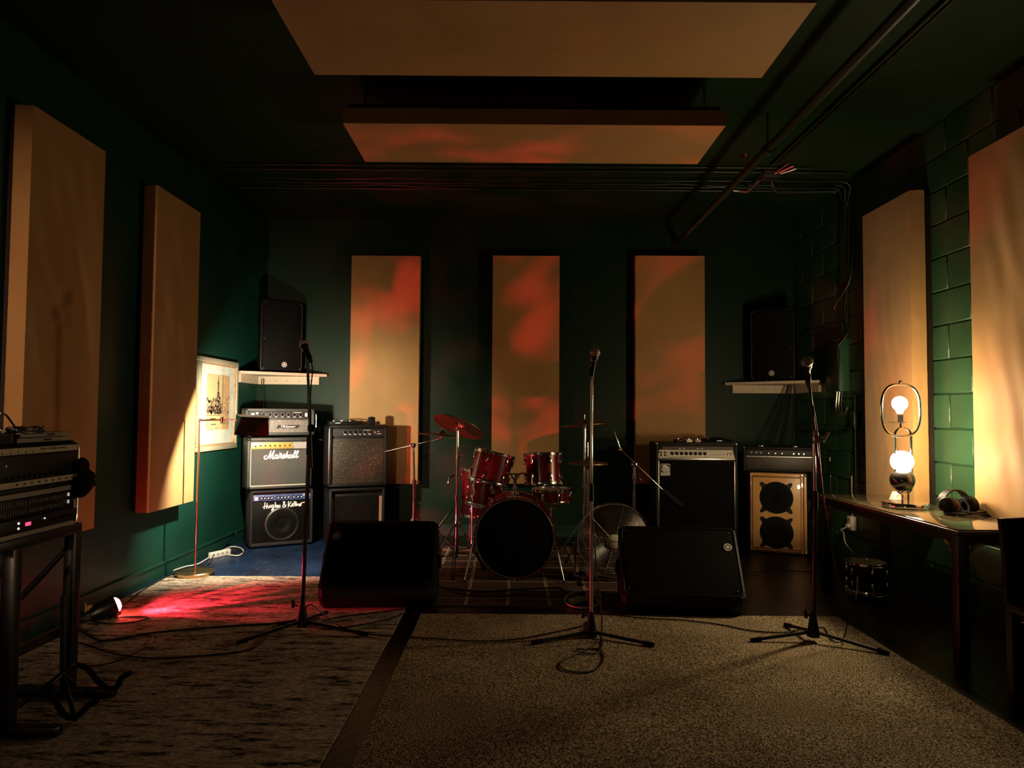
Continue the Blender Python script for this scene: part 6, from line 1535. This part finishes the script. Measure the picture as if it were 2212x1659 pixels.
# cables draped from the right shelf to the head
for i_, (x0, y0, x1, y1) in enumerate(((1704, 826, 1660, 968), (1706, 826, 1666, 968), (1709, 826, 1681, 968), (1712, 826, 1686, 968), (1714, 826, 1710, 972), (1717, 826, 1718, 974))):
    a_ = at(x0, y0, 7.6); b_ = at(x1, y1, 7.25); b_.z = min(b_.z, 1.02)
    mid = (a_ + b_) / 2 + V((0, -.02, -.03))
    tag(MB().tube([a_ + V((0, 0, .05)), a_, mid, b_, b_ + V((0, .03, -.25))], .005, 6, False, None, 4).build('hanging_cable', MT['cable']), ('leftmost', 'second from left', 'third from left', 'fourth from left', 'fifth from left', 'rightmost')[i_] + ' of six black cables hanging from the right corner shelf', 'cable', 'cables hanging from the right shelf')
for i_, dx in enumerate((-.01, .012)):
    a_ = at(567, 826, 7.68) + V((dx, 0, 0))
    tag(MB().tube([a_ + V((0, 0, .04)), a_, a_ + V((dx * .5, .0, -.3)), a_ + V((dx, 0, -.7))], .005, 6, False, None, 4).build('hanging_cable', MT['cable']), ('left', 'right')[i_] + ' one of two thin black cables hanging from the left corner shelf', 'cable', 'cables hanging from the left shelf')

# ================================================================== pipes and conduits
def pipe(name, label, pts, r_, mat='pipe_green', k_=0, group='pipes and conduits', cat='pipe'):
    return tag(MB().tube(pts, r_, 10, False, None, k_).build(name, MT[mat]), label, cat, group)
PXX = at(1740, 240, 4.98)
zp = 3.20; a = onz(1990, 0, zp); b = onz(1462, 518, zp); xp = (a.x + b.x) / 2
sp_ = thing('ceiling_pipe', 'long dark green pipe running along the ceiling towards the back wall', 'pipe', (xp, 0, zp), 0, 'pipes and conduits')
MB().cyl((0, 1.0, 0), (0, YB, 0), .032, None, 16).build('pipe', MT['pipe_green'], sp_)
for y_ in (2.4, 4.95, 6.9):
    MB().cyl((0, y_, .03), (0, y_, ZC - zp), .006).ring((0, y_, 0), (0, 1, 0), .036, .006, 20, 6).build('hanger', MT['pipe_green'], sp_)
    MB().cyl((0, y_ - .05, 0), (0, y_ + .05, 0), .04, None, 16).build('coupling', MT['pipe_green'], sp_)
MB().cyl((0, YB - .03, 0), (0, YB - .0, 0), .055, None, 16).build('wall_flange', MT['pipe_green'], sp_)
hk_ = at(1735, 190, 4.75)
xs = onz(2050, 0, ZC - .02).x
pipe('ceiling_conduit', 'thin conduit pair running along the ceiling right of the long pipe', [V((xs, 1.2, ZC - .018)), V((xs - .01, 3.4, ZC - .018)), V((xs - .02, 5.95, ZC - .018))], .013)
pipe('ceiling_conduit', 'second thin conduit running along the ceiling beside the first', [V((xs + .035, 1.2, ZC - .014)), V((xs + .03, 3.4, ZC - .014)), V((xs + .02, 5.9, ZC - .014))], .010)
# cross conduits along the back of the ceiling
for i_, (y_, r_, x0, x1, mt, wv, lab) in enumerate((
    (6.02, .008, -2.6, 2.55, 'pipe_green', 0.0, 'straight conduit crossing the ceiling nearest the hanging panels'),
    (6.12, .010, -2.7, 2.9, 'pipe_green', 0.002, 'thick conduit crossing the ceiling behind the straight one'),
    (6.32, .008, -2.5, 2.95, 'pipe_green', .018, 'thin wavy cable crossing the ceiling'),
    (6.42, .009, -2.3, 2.98, 'pipe_green', .022, 'wavy green cable crossing the ceiling'),
    (6.52, .009, -2.2, 3.0, 'pipe_green', .014, 'sagging cable crossing the ceiling'),
    (6.62, .012, -2.6, 3.02, 'pipe_green', .006, 'thick conduit crossing the ceiling nearest the back wall'))):
    pts = [V((x0 + (x1 - x0) * j / 24, y_ + wv * NZ.noise(V((j * .4, i_, 0))), ZC - r_ - .004 - abs(wv) * (1 + NZ.noise(V((j * .55, i_, 7)))))) for j in range(25)]
    if i_ >= 2: pts += [V((XR - .05, y_, ZC - .08)), V((XR - .03, 6.40 + .03 * i_, ZC - .25)), V((XR - .03, 6.40 + .03 * i_, 2.7)), V((XR - .03 - .012 * (i_ % 2), 6.41 + .022 * i_, 2.05))]
    pipe('ceiling_conduit', lab, pts, r_, mt, 2)
# junction cluster where the runs meet
jc = at(1665, 378, 6.1)
jb = thing('junction_box', 'metal junction box with stub pipes where the ceiling conduits meet', 'junction box', (jc.x, 6.12, ZC - .1))
MB().box((0, 0, .06), (.14, .14, .08), None, .008).build('box', MT['steel'], jb)
for q, (dx, dy) in enumerate(((.09, -.1), (.05, -.14), (.12, -.06))): MB().cyl((dx * .3, dy * .3, .05), (dx * 1.6, dy * 1.6, .085), .012, None, 10).build('stub_pipe', MT['steel'], jb)
MB().tube([V((-.05, .1, .05)), V((-.1, .25, .0)), V((-.16, .3, .01)), V((-.26, .3, .02))], .014, 8, False, None, 4).build('flexible_hose', MT['steel'], jb)
MB().tube([V((.05, .1, .04)), V((.15, .22, -.02)), V((.35, .25, -.01)), V((.7, .25, .0))], .010, 8, False, None, 4).build('cable', MT['steel'], jb)
spk = at(1612, 345, 5.75)
sk = thing('sprinkler_head', 'small brass sprinkler head on the ceiling by the junction box', 'sprinkler', (spk.x, 5.75, 0)); 
MB().cyl((0, 0, ZC), (0, 0, ZC - .06), .010).build('stem', MT['copper'], sk); MB().cyl((0, 0, ZC - .004), (0, 0, ZC - .0), .03).build('escutcheon', MT['copper'], sk); MB().cyl((0, 0, ZC - .075), (0, 0, ZC - .07), .022).build('deflector', MT['copper'], sk)
lf = onx(440, 350, XL + .08)
lb = thing('ceiling_bracket', 'small steel bracket high on the left wall', 'bracket', (XL, lf.y, lf.z), PI / 2)
MB().box((0, -.03, 0), (.05, .06, .012)).build('arm', MT['steel'], lb); MB().box((0, -.006, -.02), (.06, .012, .09)).build('plate', MT['steel'], lb)
# electrical box on the right wall with conduits
zb_, zt_ = at(1840, 845, 6.45).z, at(1840, 730, 6.45).z
eb = thing('electrical_box', 'tall green painted electrical box on the right wall with cables entering', 'electrical box', (XR - .006, 6.62, zb_), -PI / 2)
EH = zt_ - zb_
MB().box((0, -.045, EH / 2), (.30, .09, EH), None, .004).build('box', MT['green_block'], eb)
MB().box((0, -.092, EH / 2), (.27, .006, EH - .03), None, .003).build('door', MT['pipe_green'], eb)
for q in range(3): MB().tube([V((.10 - .05 * q, -.05, 0)), V((.10 - .05 * q, -.06, -.12 - .03 * q)), V((.13, -.05, -.22)), V((.17, -.04, -.2 + .03 * q))], .008, 8, False, None, 4).build('conduit', MT['steel'] if q else MT['pipe_green'], eb)
jw = onx(1852, 906, XR - .006)
j2 = thing('junction_box', 'small green junction box below the electrical box on the right wall', 'junction box', (XR - .006, jw.y, jw.z), -PI / 2)
MB().box((0, -.025, 0), (.09, .05, .15), None, .006).build('box', MT['pipe_green'], j2)
MB().cyl((-.0, -.02, -.075), (0, -.02, -jw.z + .5), .009).build('conduit', MT['pipe_green'], j2); MB().cyl((.0, -.02, .075), (0, -.02, .22), .009).build('conduit', MT['pipe_green'], j2)
pipe('wall_conduit', 'flexible conduit curving along the right wall into the back corner', [V((XR - .03, jw.y + .05, jw.z - .02)), onx(1830, 930, XR - .03), onx(1800, 936, XR - .03), onx(1770, 932, XR - .03), onx(1735, 932, XR - .03)], .012, 'pipe_green', 5)
# loose cables hanging beside the box
for i_, dy in enumerate((0, .06)):
    pipe('wall_conduit', ('looped cable' if i_ else 'straight cable') + ' hanging down the right wall above the electrical box', [V((XR - .03, 6.40 - dy, ZC - .1)), V((XR - .035, 6.42 - dy, 2.6)), V((XR - .05 - .05 * i_, 6.46 + .12 * i_, 2.3)), V((XR - .05, 6.45 - dy, 2.1)), V((XR - .12, 6.45, 1.95)), V((XR - .12, 6.45, 1.80))], .008, 'pipe_green', 5)
